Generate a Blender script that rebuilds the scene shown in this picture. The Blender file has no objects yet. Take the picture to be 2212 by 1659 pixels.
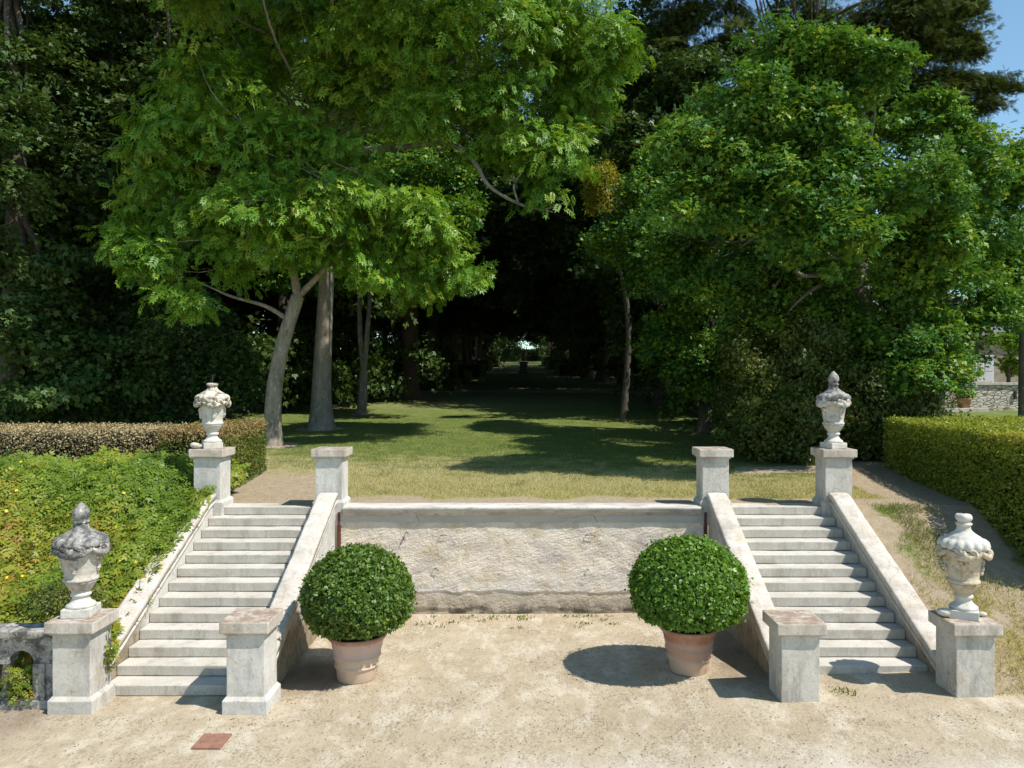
import bpy, bmesh, math, numpy as np
from mathutils import Vector, Matrix
R = math.radians
sc = bpy.context.scene
col = sc.collection
rng = np.random.default_rng(7)

# ------------------------------------------------------------------ camera, sky, sun, exposure
FP, UC, VH, CH = 1640.0, 1128.0, 829.5, 4.62          # focal (px of a 2212 px wide frame), axis, horizon, eye height
cam = bpy.data.cameras.new('camera'); camo = bpy.data.objects.new('camera', cam); col.objects.link(camo)
cam.sensor_width = 36; cam.lens = FP/2212*36; cam.shift_x = -(UC-1106)/2212
cam.clip_start = .1; cam.clip_end = 3000
camo.location = (0, 0, CH); camo.rotation_euler = (R(90), 0, 0); sc.camera = camo
SUN_EL = 55.0; SUN_AZ = math.degrees(math.atan2(.893, -.45))   # azimuth from +Y towards +X
w = bpy.data.worlds.new('World'); sc.world = w; w.use_nodes = True
wn = w.node_tree; sky = wn.nodes.new('ShaderNodeTexSky'); sky.sky_type = 'NISHITA'; sky.sun_disc = False
sky.sun_elevation = R(SUN_EL); sky.sun_rotation = R(SUN_AZ); sky.air_density = 1.0; sky.dust_density = 0.1; sky.ozone_density = 4.0
skm = wn.nodes.new('ShaderNodeMix'); skm.data_type = 'RGBA'; skm.blend_type = 'MULTIPLY'; skm.inputs[0].default_value = 1; skm.inputs[7].default_value = (1.03, 1.11, .97, 1)
wn.links.new(sky.outputs[0], skm.inputs[6]); wn.links.new(skm.outputs[2], wn.nodes['Background'].inputs[0]); wn.nodes['Background'].inputs[1].default_value = .145
sl = bpy.data.lights.new('sun', 'SUN'); sl.energy = 5.0; sl.angle = R(.5); sl.color = (1, .955, .89)
so = bpy.data.objects.new('sun', sl); col.objects.link(so)
sv = Vector((math.cos(R(SUN_EL))*.893, -math.cos(R(SUN_EL))*.45, math.sin(R(SUN_EL))))
so.rotation_euler = sv.to_track_quat('Z', 'Y').to_euler(); so.location = (20, -10, 40)
sc.view_settings.view_transform = 'Standard'; sc.view_settings.look = 'None'; sc.view_settings.gamma = 1
sc.view_settings.exposure = .35
sc.cycles.max_bounces = 6; sc.cycles.transmission_bounces = 4; sc.cycles.diffuse_bounces = 2; sc.cycles.glossy_bounces = 2

def at(u, v, Y):
    return np.array([(u-UC)*Y/FP, Y, CH-(v-VH)*Y/FP])

# ------------------------------------------------------------------ numpy noise
def _h(i, j, k):
    n = (i*374761393 + j*668265263 + k*2147483647 + 1013904223) & 0xffffffff
    n = ((n ^ (n >> 13))*1274126177) & 0xffffffff
    n = n ^ (n >> 16)
    return (n & 0xffff)/65535.0
def vnoise(x, y, z=0.0):
    x = np.asarray(x, float); y = np.asarray(y, float); z = np.zeros_like(x)+z
    xi = np.floor(x).astype(np.int64); yi = np.floor(y).astype(np.int64); zi = np.floor(z).astype(np.int64)
    f = lambda t: t*t*(3-2*t)
    a, b, c = f(x-xi), f(y-yi), f(z-zi); r = 0
    for dx in (0, 1):
        for dy in (0, 1):
            for dz in (0, 1):
                r = r + _h(xi+dx, yi+dy, zi+dz)*(a if dx else 1-a)*(b if dy else 1-b)*(c if dz else 1-c)
    return r
def fbm(x, y, z=0.0, o=4):
    r = 0; a = .5
    for k in range(o):
        r = r + a*vnoise(x*2**k+17.3*k, y*2**k-9.1*k, z*2**k+3.7*k); a *= .5
    return r/(1-.5**o)
def sstep(a, b, x):
    t = np.clip((np.asarray(x, float)-a)/(b-a), 0, 1); return t*t*(3-2*t)

# ------------------------------------------------------------------ materials
def N(nt, t, **kw):
    n = nt.nodes.new(t)
    for k, v in kw.items():
        if hasattr(n, k): setattr(n, k, v)
        else: n.inputs[k.replace('_', ' ')].default_value = v
    return n
class Mt:
    def __init__(s, name):
        s.m = bpy.data.materials.new(name); s.m.use_nodes = True; s.nt = s.m.node_tree
        s.p = s.nt.nodes['Principled BSDF']; s.out = s.nt.nodes['Material Output']
        s.pos = N(s.nt, 'ShaderNodeNewGeometry').outputs['Position']
        s.L = s.nt.links.new
        s.p.inputs['Specular IOR Level'].default_value = .25
    def sep(s, k):
        n = N(s.nt, 'ShaderNodeSeparateXYZ'); s.L(s.pos, n.inputs[0]); return n.outputs[k]
    def noise(s, scale, detail=5, rough=.6, dist=0, stretch=None, off=0):
        n = N(s.nt, 'ShaderNodeTexNoise'); n.inputs['Scale'].default_value = scale; n.inputs['Detail'].default_value = detail
        n.inputs['Roughness'].default_value = rough; n.inputs['Distortion'].default_value = dist
        v = N(s.nt, 'ShaderNodeMapping'); v.inputs['Location'].default_value = (off, off*.7, off*.3)
        if stretch: v.inputs['Scale'].default_value = stretch
        s.L(s.pos, v.inputs[0]); s.L(v.outputs[0], n.inputs['Vector']); return n.outputs['Fac']
    def vor(s, scale, feature='F1', out='Distance', warp=0):
        n = N(s.nt, 'ShaderNodeTexVoronoi'); n.feature = feature; n.inputs['Scale'].default_value = scale
        if warp:
            q = N(s.nt, 'ShaderNodeTexNoise'); q.inputs['Scale'].default_value = scale*1.7; q.inputs['Detail'].default_value = 4
            s.L(s.pos, q.inputs['Vector'])
            a = N(s.nt, 'ShaderNodeVectorMath', operation='SCALE'); a.inputs['Scale'].default_value = warp
            s.L(q.outputs['Color'], a.inputs[0])
            b = N(s.nt, 'ShaderNodeVectorMath', operation='ADD'); s.L(s.pos, b.inputs[0]); s.L(a.outputs[0], b.inputs[1])
            s.L(b.outputs[0], n.inputs['Vector'])
        else: s.L(s.pos, n.inputs['Vector'])
        return n.outputs[out]
    def ramp(s, f, stops, interp='LINEAR'):
        n = N(s.nt, 'ShaderNodeValToRGB'); cr = n.color_ramp; cr.interpolation = interp
        while len(cr.elements) < len(stops): cr.elements.new(.5)
        for e, (p, c) in zip(cr.elements, stops):
            e.position = p; e.color = (c, c, c, 1) if not hasattr(c, '__len__') else (*c, 1)
        s.L(f, n.inputs[0]); return n.outputs[0]
    def mix(s, f, a, b, mode='MIX'):
        n = N(s.nt, 'ShaderNodeMix', data_type='RGBA', blend_type=mode)
        for sock, v in ((n.inputs[0], f), (n.inputs[6], a), (n.inputs[7], b)):
            if isinstance(v, (int, float)): sock.default_value = v
            elif isinstance(v, tuple): sock.default_value = (*v, 1)
            else: s.L(v, sock)
        return n.outputs[2]
    def math(s, op, a, b=0.0):
        n = N(s.nt, 'ShaderNodeMath', operation=op)
        for i, v in enumerate((a, b)):
            if isinstance(v, (int, float)): n.inputs[i].default_value = v
            else: s.L(v, n.inputs[i])
        return n.outputs[0]
    def attr(s, name):
        n = N(s.nt, 'ShaderNodeAttribute'); n.attribute_name = name; return n.outputs['Fac']
    def bump(s, h, strength=.5, dist=.02):
        n = N(s.nt, 'ShaderNodeBump'); n.inputs['Strength'].default_value = strength; n.inputs['Distance'].default_value = dist
        s.L(h, n.inputs['Height'])
        if s.p.inputs['Normal'].links: s.L(s.p.inputs['Normal'].links[0].from_socket, n.inputs['Normal'])
        s.L(n.outputs[0], s.p.inputs['Normal'])
    def fin(s, c, rough=.85):
        if isinstance(c, tuple): s.p.inputs['Base Color'].default_value = (*c, 1)
        else: s.L(c, s.p.inputs['Base Color'])
        s.p.inputs['Roughness'].default_value = rough; return s.m

def leaf_mat(name, stops, transl=.3, rough=.45, spec=.35, tint=(1.25, 1.15, .5), gain=1.0):
    stops = [(p, (c[0]*gain, c[1]*gain, c[2]*(1+(gain-1)*.25))) for p, c in stops]; rough = max(rough, .42); spec *= .75
    s = Mt(name); c = s.ramp(s.attr('rnd'), stops)
    s.p.inputs['Specular IOR Level'].default_value = spec; s.fin(c, rough)
    t = N(s.nt, 'ShaderNodeBsdfTranslucent'); s.L(s.mix(1.0, c, tint, 'MULTIPLY'), t.inputs[0])
    m = N(s.nt, 'ShaderNodeMixShader'); m.inputs[0].default_value = transl
    s.L(s.p.outputs[0], m.inputs[1]); s.L(t.outputs[0], m.inputs[2]); s.L(m.outputs[0], s.out.inputs[0]); return s.m

def plaster_mat(name, base, dark, stain, cracks=.6, ochre=(.42, .33, .2), top=None):
    s = Mt(name)
    c = s.mix(s.ramp(s.noise(2.1, 7, .7), [(.4, 0), (.6, 1)]), base, dark)
    c = s.mix(s.ramp(s.noise(2.6, 7, .75, off=5, stretch=(1, 1, .3)), [(.5, 0), (.64, .8)]), c, stain)
    c = s.mix(s.ramp(s.noise(3.1, 6, .7, off=11), [(.55, 0), (.68, .6)]), c, ochre)
    c = s.mix(s.ramp(s.noise(26, 4, .7), [(.56, 0), (.68, .45)]), c, (.13, .125, .12))
    c = s.mix(s.ramp(s.noise(44, 3, .6, off=2), [(.64, 0), (.7, .7)]), c, (.72, .71, .68))
    if top:
        nz = N(s.nt, 'ShaderNodeSeparateXYZ'); s.L(N(s.nt, 'ShaderNodeNewGeometry').outputs['True Normal'], nz.inputs[0])
        up = s.math('MULTIPLY', s.ramp(nz.outputs[2], [(.5, 0), (.8, 1)]), s.ramp(s.noise(5, 7, .75, off=27), [(.42, 0), (.55, .8)]))
        c = s.mix(up, c, top)
    if cracks:
        cr = s.ramp(s.vor(1.7, 'DISTANCE_TO_EDGE', warp=.3), [(0, 1), (.009, 0)])
        msk = s.ramp(s.noise(1.9, 2, .5, off=3), [(.52, 0), (.6, cracks)])
        c = s.mix(s.math('MULTIPLY', cr, msk), c, (.16, .14, .12))
    s.bump(s.noise(9, 6, .7), .35, .02); s.bump(s.noise(80, 3, .7), .4, .005)
    return s.fin(c, .9)

def stone_mat(name, base, warm, blacks=.5, moss=0):
    s = Mt(name)
    c = s.mix(s.ramp(s.noise(3.5, 8, .65), [(.35, 0), (.68, 1)]), base, warm)
    c = s.mix(s.ramp(s.noise(6, 8, .75, off=4), [(.56-.16*blacks, 0), (.66-.14*blacks, min(.92, blacks*1.1))]), c, (.05, .049, .047))
    c = s.mix(s.ramp(s.noise(11, 5, .7, off=9), [(.58, 0), (.66, .8)]), c, (.62, .6, .54))
    c = s.mix(s.ramp(s.noise(5, 5, .7, off=15), [(.62, 0), (.72, .6)]), c, (.4, .27, .1))
    if moss:
        c = s.mix(s.ramp(s.noise(9, 5, .7, off=21), [(.5, 0), (.6, moss)]), c, (.13, .075, .015))
    s.bump(s.noise(14, 7, .75), .7, .02); s.bump(s.noise(70, 3, .6), .3, .005)
    return s.fin(c, .95)

MAT = {}
MAT['plaster_warm'] = plaster_mat('pale_plaster', (.6, .575, .525), (.5, .475, .43), (.36, .345, .32))
MAT['plaster_grey'] = plaster_mat('grey_plaster', (.57, .535, .475), (.47, .44, .39), (.3, .275, .24), .8)
MAT['cap'] = plaster_mat('cap_stone', (.54, .49, .42), (.44, .385, .315), (.27, .235, .2), 0, top=(.24, .15, .1))
MAT['cope'] = plaster_mat('coping_stone', (.58, .53, .465), (.48, .425, .355), (.34, .3, .255), .5)
def granite():
    s = Mt('granite_step')
    nz = N(s.nt, 'ShaderNodeSeparateXYZ'); s.L(N(s.nt, 'ShaderNodeNewGeometry').outputs['True Normal'], nz.inputs[0])
    c = s.mix(s.ramp(s.noise(1.6, 6, .7), [(.4, 0), (.6, 1)]), (.59, .55, .48), (.49, .45, .38))
    c = s.mix(s.ramp(s.noise(85, 2, .8), [(.36, .6), (.5, 0)]), c, (.2, .195, .185))
    c = s.mix(s.ramp(s.noise(3.2, 7, .75, off=8, stretch=(1, 1, .4)), [(.54, 0), (.66, .6)]), c, (.3, .26, .2))
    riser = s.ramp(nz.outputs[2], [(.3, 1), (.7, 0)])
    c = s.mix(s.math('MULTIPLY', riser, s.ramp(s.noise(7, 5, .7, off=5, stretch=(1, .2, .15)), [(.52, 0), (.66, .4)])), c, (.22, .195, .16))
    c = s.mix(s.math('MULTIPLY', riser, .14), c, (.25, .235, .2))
    c = s.mix(s.ramp(s.noise(55, 2, .6, off=2), [(.62, 0), (.7, .6)]), c, (.7, .69, .65))
    s.bump(s.noise(85, 3, .8), .5, .008); s.bump(s.noise(6, 5, .6), .3, .02)
    return s.fin(c, .9)
MAT['granite'] = granite()
MAT['urn_grey'] = stone_mat('lichened_stone', (.5, .48, .44), (.44, .38, .3), .4)
MAT['urn_dark'] = stone_mat('blackened_stone', (.34, .33, .31), (.27, .25, .22), .75)
MAT['urn_white'] = stone_mat('white_stone', (.6, .58, .53), (.5, .46, .38), .25)
MAT['urn_moss'] = stone_mat('mossy_stone', (.58, .56, .5), (.5, .44, .35), .35, .95)
MAT['urn_warm'] = stone_mat('ochre_stone', (.55, .48, .38), (.46, .36, .23), .4)
MAT['old_stone'] = stone_mat('weathered_balustrade', (.42, .4, .36), (.33, .3, .26), .75)
def roughcast():
    s = Mt('roughcast_render')
    c = s.mix(s.ramp(s.noise(1.1, 6, .65), [(.35, 0), (.68, 1)]), (.76, .66, .54), (.66, .56, .45))
    c = s.mix(s.ramp(s.noise(2.3, 6, .7, off=6), [(.5, 0), (.64, .75)]), c, (.52, .42, .27))
    c = s.mix(s.ramp(s.noise(1.6, 5, .7, off=13, stretch=(1, 1, 1.8)), [(.5, 0), (.62, .6)]), c, (.43, .385, .34))
    z = s.sep(2)
    wob = s.math('ADD', z, s.math('MULTIPLY', s.noise(3, 4, .7, off=4), .25))
    pale = s.ramp(s.math('MULTIPLY', wob, .5), [(.27, 0), (.3, .9), (.4, .55), (.55, 0)])
    c = s.mix(s.math('MULTIPLY', pale, s.ramp(s.noise(2.5, 5, .7, off=2), [(.35, 0), (.6, 1)])), c, (.66, .63, .58))
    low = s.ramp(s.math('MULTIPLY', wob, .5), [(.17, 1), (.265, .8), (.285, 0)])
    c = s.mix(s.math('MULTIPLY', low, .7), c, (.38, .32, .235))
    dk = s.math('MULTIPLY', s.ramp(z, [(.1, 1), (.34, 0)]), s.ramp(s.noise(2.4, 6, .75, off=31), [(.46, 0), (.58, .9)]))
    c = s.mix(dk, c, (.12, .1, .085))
    s.bump(s.noise(30, 5, .7), .5, .02)
    return s.fin(c, .95)
MAT['roughcast'] = roughcast()
def frieze():
    s = Mt('smooth_frieze')
    c = s.mix(s.ramp(s.noise(1.6, 6, .7), [(.35, 0), (.68, 1)]), (.5, .45, .4), (.4, .36, .31))
    cr = s.math('MULTIPLY', s.ramp(s.vor(.7, 'DISTANCE_TO_EDGE', warp=.5), [(0, .8), (.01, 0)]), s.ramp(s.noise(1.1, 3, .6, off=4), [(.48, 0), (.58, 1)]))
    c = s.mix(cr, c, (.1, .08, .06)); s.bump(s.noise(20, 5, .7), .4, .01); return s.fin(c, .95)
MAT['frieze'] = frieze()
def flat(name, c, rough=.8, sc_=12, var=.35, bump=.3, metallic=0):
    s = Mt(name); d = tuple(x*(1-var) for x in c)
    cc = s.mix(s.ramp(s.noise(sc_, 6, .7), [(.35, 0), (.68, 1)]), c, d)
    s.bump(s.noise(sc_*4, 4, .7), bump, .01); s.p.inputs['Metallic'].default_value = metallic; return s.fin(cc, rough)
MAT['iron_oxide'] = flat('red_oxide_paint', (.16, .045, .035), .6)
MAT['iron'] = flat('rusty_iron', (.07, .045, .035), .7)
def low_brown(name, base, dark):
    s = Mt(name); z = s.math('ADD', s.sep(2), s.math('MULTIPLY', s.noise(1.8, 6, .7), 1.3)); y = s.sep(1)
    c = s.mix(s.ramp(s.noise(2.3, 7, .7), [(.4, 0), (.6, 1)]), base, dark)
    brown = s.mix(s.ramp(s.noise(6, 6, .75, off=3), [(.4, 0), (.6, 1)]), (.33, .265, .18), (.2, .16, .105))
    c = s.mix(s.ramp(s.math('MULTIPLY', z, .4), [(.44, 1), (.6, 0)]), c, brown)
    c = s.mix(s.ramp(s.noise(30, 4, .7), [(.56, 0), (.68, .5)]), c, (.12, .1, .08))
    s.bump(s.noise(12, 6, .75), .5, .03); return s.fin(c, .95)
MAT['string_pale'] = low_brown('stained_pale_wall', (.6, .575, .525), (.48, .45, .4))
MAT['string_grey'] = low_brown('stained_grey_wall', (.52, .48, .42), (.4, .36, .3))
def long_cope():
    s = Mt('streaked_coping')
    c = s.mix(s.ramp(s.noise(3, 7, .75, stretch=(.35, 1, 1)), [(.42, 0), (.6, 1)]), (.6, .555, .49), (.44, .4, .345))
    c = s.mix(s.ramp(s.noise(7, 7, .8, off=5, stretch=(.3, 1, 1)), [(.5, 0), (.62, .7)]), c, (.25, .235, .21))
    c = s.mix(s.ramp(s.noise(30, 3, .7, off=2), [(.6, 0), (.7, .6)]), c, (.7, .68, .63))
    s.bump(s.noise(14, 6, .75), .5, .02); return s.fin(c, .92)
MAT['long_cope'] = long_cope()
MAT['rust'] = flat('rusted_plate', (.33, .17, .115), .85, 11, .45, .5)
def terracotta(name, top, low):
    s = Mt(name); z = s.math('ADD', s.sep(2), s.math('MULTIPLY', s.noise(5, 4, .6), .06))
    c = s.mix(s.ramp(z, [(.37, 0), (.43, 1)]), low, top)
    c = s.mix(s.ramp(z, [(.63, 0), (.68, .9)]), c, (.36, .15, .09))
    c = s.mix(s.ramp(s.noise(4, 6, .7, off=3), [(.45, 0), (.65, .6)]), c, (.5, .36, .29))
    c = s.mix(s.ramp(s.noise(9, 5, .7, off=7), [(.6, 0), (.7, .5)]), c, (.26, .13, .09))
    s.bump(s.noise(25, 5, .7), .2, .01); return s.fin(c, .85)
MAT['terracotta_pale'] = terracotta('bloomed_terracotta', (.56, .4, .34), (.56, .42, .31))
MAT['terracotta_red'] = terracotta('red_terracotta', (.47, .28, .2), (.54, .38, .27))
MAT['soil'] = flat('potting_soil', (.05, .035, .025), .95)
def bark(name, a, b, lichen=.6, moss=.5, d=(.05, .045, .04)):
    s = Mt(name)
    c = s.mix(s.ramp(s.noise(5, 7, .7, stretch=(1, 1, .3)), [(.35, 0), (.65, 1)]), a, b)
    c = s.mix(s.ramp(s.noise(9, 6, .75, off=3, stretch=(1, 1, .6)), [(.55, 0), (.63, lichen)]), c, (.45, .44, .4))
    c = s.mix(s.ramp(s.noise(3, 6, .7, off=8, stretch=(1, 1, .5)), [(.55, 0), (.65, moss)]), c, (.075, .07, .02))
    c = s.mix(s.ramp(s.noise(22, 5, .7, off=1, stretch=(1, 1, .2)), [(.3, .7), (.42, 0)]), c, d)
    s.bump(s.noise(18, 7, .75, stretch=(1, 1, .25)), .8, .03); return s.fin(c, .95)
MAT['bark_ash'] = bark('ash_bark', (.31, .275, .22), (.18, .155, .12))
MAT['bark_grey'] = bark('grey_bark', (.2, .19, .165), (.13, .12, .1), .7, .2)
MAT['bark_dark'] = bark('dark_bark', (.1, .085, .065), (.06, .05, .04), .25, .3)
MAT['bark_red'] = bark('reddish_bark', (.17, .1, .065), (.1, .06, .04), .15, .1)
def gravel():
    s = Mt('sandy_gravel')
    c = s.mix(s.ramp(s.noise(.55, 6, .65), [(.35, 0), (.68, 1)]), (.52, .43, .3), (.43, .345, .23))
    c = s.mix(s.ramp(s.noise(2.2, 6, .7, off=3, stretch=(1, .55, 1)), [(.48, 0), (.62, .85)]), c, (.64, .56, .43))
    c = s.mix(s.ramp(s.noise(14, 7, .8, off=8, stretch=(1, .6, 1)), [(.54, 0), (.64, .6)]), c, (.27, .21, .135))
    c = s.mix(s.math('MULTIPLY', s.ramp(s.noise(1.7, 5, .7, off=17), [(.45, 0), (.58, 1)]), s.ramp(s.noise(32, 5, .8, off=6, stretch=(1, .6, 1)), [(.5, 0), (.58, .7)])), c, (.2, .155, .105))
    c = s.mix(s.ramp(s.noise(75, 3, .7), [(.34, .6), (.46, 0)]), c, (.17, .13, .09))
    c = s.mix(s.ramp(s.noise(48, 3, .7, off=4), [(.6, 0), (.7, .6)]), c, (.66, .6, .5))
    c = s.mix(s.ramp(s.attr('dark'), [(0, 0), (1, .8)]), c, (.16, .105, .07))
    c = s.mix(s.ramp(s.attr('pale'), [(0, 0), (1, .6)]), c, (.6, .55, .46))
    s.bump(s.noise(5, 7, .75), .7, .06); s.bump(s.noise(60, 4, .75), .8, .015)
    return s.fin(c, .97)
MAT['gravel'] = gravel()
def lawnm():
    s = Mt('lawn_turf')
    g = s.mix(s.ramp(s.noise(1.3, 5, .65), [(.35, 0), (.65, 1)]), (.105, .152, .028), (.16, .195, .045))
    dry = s.mix(s.ramp(s.noise(9, 5, .7), [(.35, 0), (.65, 1)]), (.42, .36, .2), (.29, .26, .11))
    k = s.math('ADD', s.attr('dry'), s.math('MULTIPLY', s.math('SUBTRACT', s.noise(2.6, 8, .78, off=3), .5), 2.6))
    c = s.mix(s.ramp(k, [(.3, 0), (.75, 1)]), g, dry)
    dirt = s.mix(s.ramp(s.noise(7, 7, .75, stretch=(1, .5, 1)), [(.35, 0), (.65, 1)]), (.48, .39, .27), (.35, .265, .17))
    dirt = s.mix(s.ramp(s.noise(50, 3, .7), [(.36, .5), (.48, 0)]), dirt, (.15, .11, .07))
    k2 = s.math('ADD', s.attr('dirt'), s.math('MULTIPLY', s.math('SUBTRACT', s.noise(5, 6, .75, off=6), .5), .9))
    c = s.mix(s.ramp(k2, [(.4, 0), (.6, 1)]), c, dirt)
    c = s.mix(s.ramp(s.noise(55, 3, .8, off=2), [(.3, .5), (.5, 0)]), c, (.05, .055, .015))
    s.bump(s.noise(40, 5, .8), .8, .04); return s.fin(c, .97)
MAT['lawn'] = lawnm()
MAT['twig_core'] = flat('twiggy_interior', (.018, .02, .01), 1, 20, .5)
MAT['slate'] = flat('slate_roof', (.16, .16, .17), .8)
MAT['house'] = flat('old_rendered_wall', (.3, .26, .2), .9, 3)
MAT['door'] = flat('grey_white_paint', (.5, .52, .55), .6, 5, .2)
MAT['glass'] = flat('dark_pane', (.03, .035, .04), .15, 2, .1, 0)
def rubble():
    s = Mt('rubble_masonry')
    n = N(s.nt, 'ShaderNodeTexVoronoi'); n.feature = 'DISTANCE_TO_EDGE'; n.inputs['Scale'].default_value = 3
    mp = N(s.nt, 'ShaderNodeMapping'); mp.inputs['Scale'].default_value = (1, 1, 2.8); s.L(s.pos, mp.inputs[0]); s.L(mp.outputs[0], n.inputs['Vector'])
    c = s.mix(s.ramp(s.noise(4, 5, .7), [(.35, 0), (.65, 1)]), (.58, .52, .44), (.45, .4, .34))
    c = s.mix(s.ramp(n.outputs['Distance'], [(.03, .9), (.1, 0)]), c, (.13, .11, .09))
    s.bump(s.ramp(n.outputs['Distance'], [(0, 0), (.15, 1)]), .8, .05); return s.fin(c, .95)
MAT['rubble'] = rubble()
G3 = lambda a, b, c, d: [(0, a), (.4, b), (.75, c), (1, d)]
MAT['ash_leaf'] = leaf_mat('ash_leaf', G3((.036, .088, .014), (.066, .138, .02), (.108, .18, .026), (.17, .205, .04)), .27, gain=1.9)
MAT['maple_leaf'] = leaf_mat('maple_leaf', G3((.015, .048, .02), (.034, .086, .024), (.072, .128, .022), (.145, .165, .03)), .27, .45, .3, gain=2.2)
MAT['sycamore_leaf'] = leaf_mat('sycamore_leaf', G3((.025, .05, .02), (.036, .07, .026), (.05, .085, .03), (.075, .095, .03)), .25, .5, .3, gain=1.65)
MAT['wood_leaf'] = leaf_mat('woodland_leaf', G3((.02, .04, .012), (.03, .058, .016), (.042, .07, .02), (.06, .08, .025)), .25, gain=1.6)
MAT['conifer_leaf'] = leaf_mat('conifer_needle', G3((.018, .03, .014), (.035, .05, .018), (.055, .07, .022), (.075, .085, .026)), .2, .8, .08, gain=1.5)
MAT['gold_leaf'] = leaf_mat('golden_leaf', G3((.09, .1, .02), (.15, .15, .025), (.2, .19, .03), (.26, .22, .05)), .4, gain=1.6)
MAT['hedge_leaf'] = leaf_mat('privet_leaf', G3((.05, .08, .016), (.085, .12, .022), (.13, .145, .03), (.22, .17, .06)), .35, .35, .4, gain=2.1)
MAT['ivy_leaf'] = leaf_mat('hornbeam_leaf', G3((.035, .06, .018), (.06, .085, .022), (.085, .105, .026), (.15, .1, .04)), .3, .4, .45, gain=1.6)
MAT['dry_leaf'] = leaf_mat('browned_leaf', [(0, (.06, .08, .022)), (.3, (.1, .088, .055)), (.6, (.165, .128, .098)), (1, (.29, .23, .185))], .2, .6, .2, gain=1.7)
MAT['mixed_leaf'] = leaf_mat('half_brown_leaf', [(0, (.04, .06, .016)), (.5, (.09, .12, .024)), (.75, (.15, .13, .05)), (1, (.28, .18, .12))], .25, .5, .3, gain=1.4)
MAT['box_dark'] = leaf_mat('laurel_leaf', [(0, (.03, .06, .012)), (.5, (.05, .095, .018)), (.85, (.08, .12, .026)), (.97, (.16, .17, .05)), (1, (.35, .25, .14))], .28, .3, .6, gain=1.85)
MAT['box_bright'] = leaf_mat('bright_laurel_leaf', [(0, (.038, .09, .012)), (.5, (.072, .148, .018)), (.85, (.11, .185, .028)), (1, (.14, .22, .05))], .3, .28, .7, gain=1.65)
MAT['hyper_leaf'] = leaf_mat('rose_of_sharon_leaf', [(0, (.06, .11, .018)), (.45, (.12, .175, .025)), (.75, (.19, .2, .032)), (.92, (.24, .16, .035)), (1, (.3, .2, .1))], .35, .45, .35, gain=1.5)
MAT['grass'] = leaf_mat('grass_blade', [(0, (.075, .115, .022)), (.4, (.125, .15, .035)), (.7, (.31, .29, .13)), (1, (.5, .43, .25))], .35, .6, .2, gain=1.4)
MAT['flower'] = leaf_mat('yellow_petal', [(0, (.7, .5, .02)), (1, (.8, .62, .05))], .2)
MAT['litter'] = leaf_mat('dry_litter', [(0, (.07, .05, .03)), (.6, (.16, .11, .065)), (1, (.38, .28, .18))], .05, .9, .1)

# ------------------------------------------------------------------ object helpers
def tag(o, label=None, cat=None, group=None, kind=None):
    if label: o['label'] = label
    if cat: o['category'] = cat
    if group: o['group'] = group
    if kind: o['kind'] = kind
    return o
def thing(name, label, cat, loc=(0, 0, 0), rz=0, group=None):
    o = bpy.data.objects.new(name, None); col.objects.link(o); o.empty_display_size = .2
    o.location = loc; o.rotation_euler = (0, 0, rz); return tag(o, label, cat, group)
def link(name, me, m, parent=None, smooth=False):
    if m is not None:
        for x in (m if isinstance(m, (list, tuple)) else [m]): me.materials.append(x)
    o = bpy.data.objects.new(name, me); col.objects.link(o)
    if parent is not None: o.parent = parent
    if smooth: me.polygons.foreach_set('use_smooth', np.ones(len(me.polygons), bool))
    return o
def from_bm(name, bm, m, parent=None, smooth=False):
    me = bpy.data.meshes.new(name); bm.to_mesh(me); bm.free(); return link(name, me, m, parent, smooth)
def np_mesh(name, V, F, attrs=None, mat_idx=None):
    me = bpy.data.meshes.new(name); V = np.ascontiguousarray(V, np.float32); F = np.ascontiguousarray(F, np.int32)
    k = F.shape[1]; me.vertices.add(len(V)); me.vertices.foreach_set('co', V.ravel())
    me.loops.add(F.size); me.loops.foreach_set('vertex_index', F.ravel())
    me.polygons.add(len(F)); me.polygons.foreach_set('loop_start', np.arange(0, F.size, k, dtype=np.int32))
    if mat_idx is not None: me.polygons.foreach_set('material_index', np.ascontiguousarray(mat_idx, np.int32))
    me.update(calc_edges=True)
    for n, a in (attrs or {}).items():
        me.attributes.new(n, 'FLOAT', 'POINT').data.foreach_set('value', np.ascontiguousarray(a, np.float32))
    return me
def copy_tree(o, parent=None):
    c = o.copy(); col.objects.link(c)
    if parent is not None: c.parent = parent
    for ch in list(o.children): copy_tree(ch, c)
    return c
def box(bm, x0, x1, y0, y1, z0, z1, bev=.012, seg=2):
    r = bmesh.ops.create_cube(bm, size=1); vs = r['verts']
    for v in vs: v.co = ((x0+x1)/2+v.co.x*(x1-x0), (y0+y1)/2+v.co.y*(y1-y0), (z0+z1)/2+v.co.z*(z1-z0))
    if bev: bmesh.ops.bevel(bm, geom=list({e for v in vs for e in v.link_edges}), offset=bev, segments=seg, affect='EDGES', profile=.6)
def chip(bm, amp=.006, freq=5, cuts=5, seed=0):
    """subdivide and wear the faces and arrises of a block a little"""
    bmesh.ops.subdivide_edges(bm, edges=[e for e in bm.edges if e.calc_length() > .12], cuts=cuts, use_grid_fill=True)
    P = np.array([v.co[:] for v in bm.verts])
    for k in range(3):
        d = (fbm(P[:, 0]*freq+seed+31*k, P[:, 1]*freq+7*k, P[:, 2]*freq+seed*1.7, 3)-.5)*2*amp
        for v, q in zip(bm.verts, d): v.co[k] += q
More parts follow.
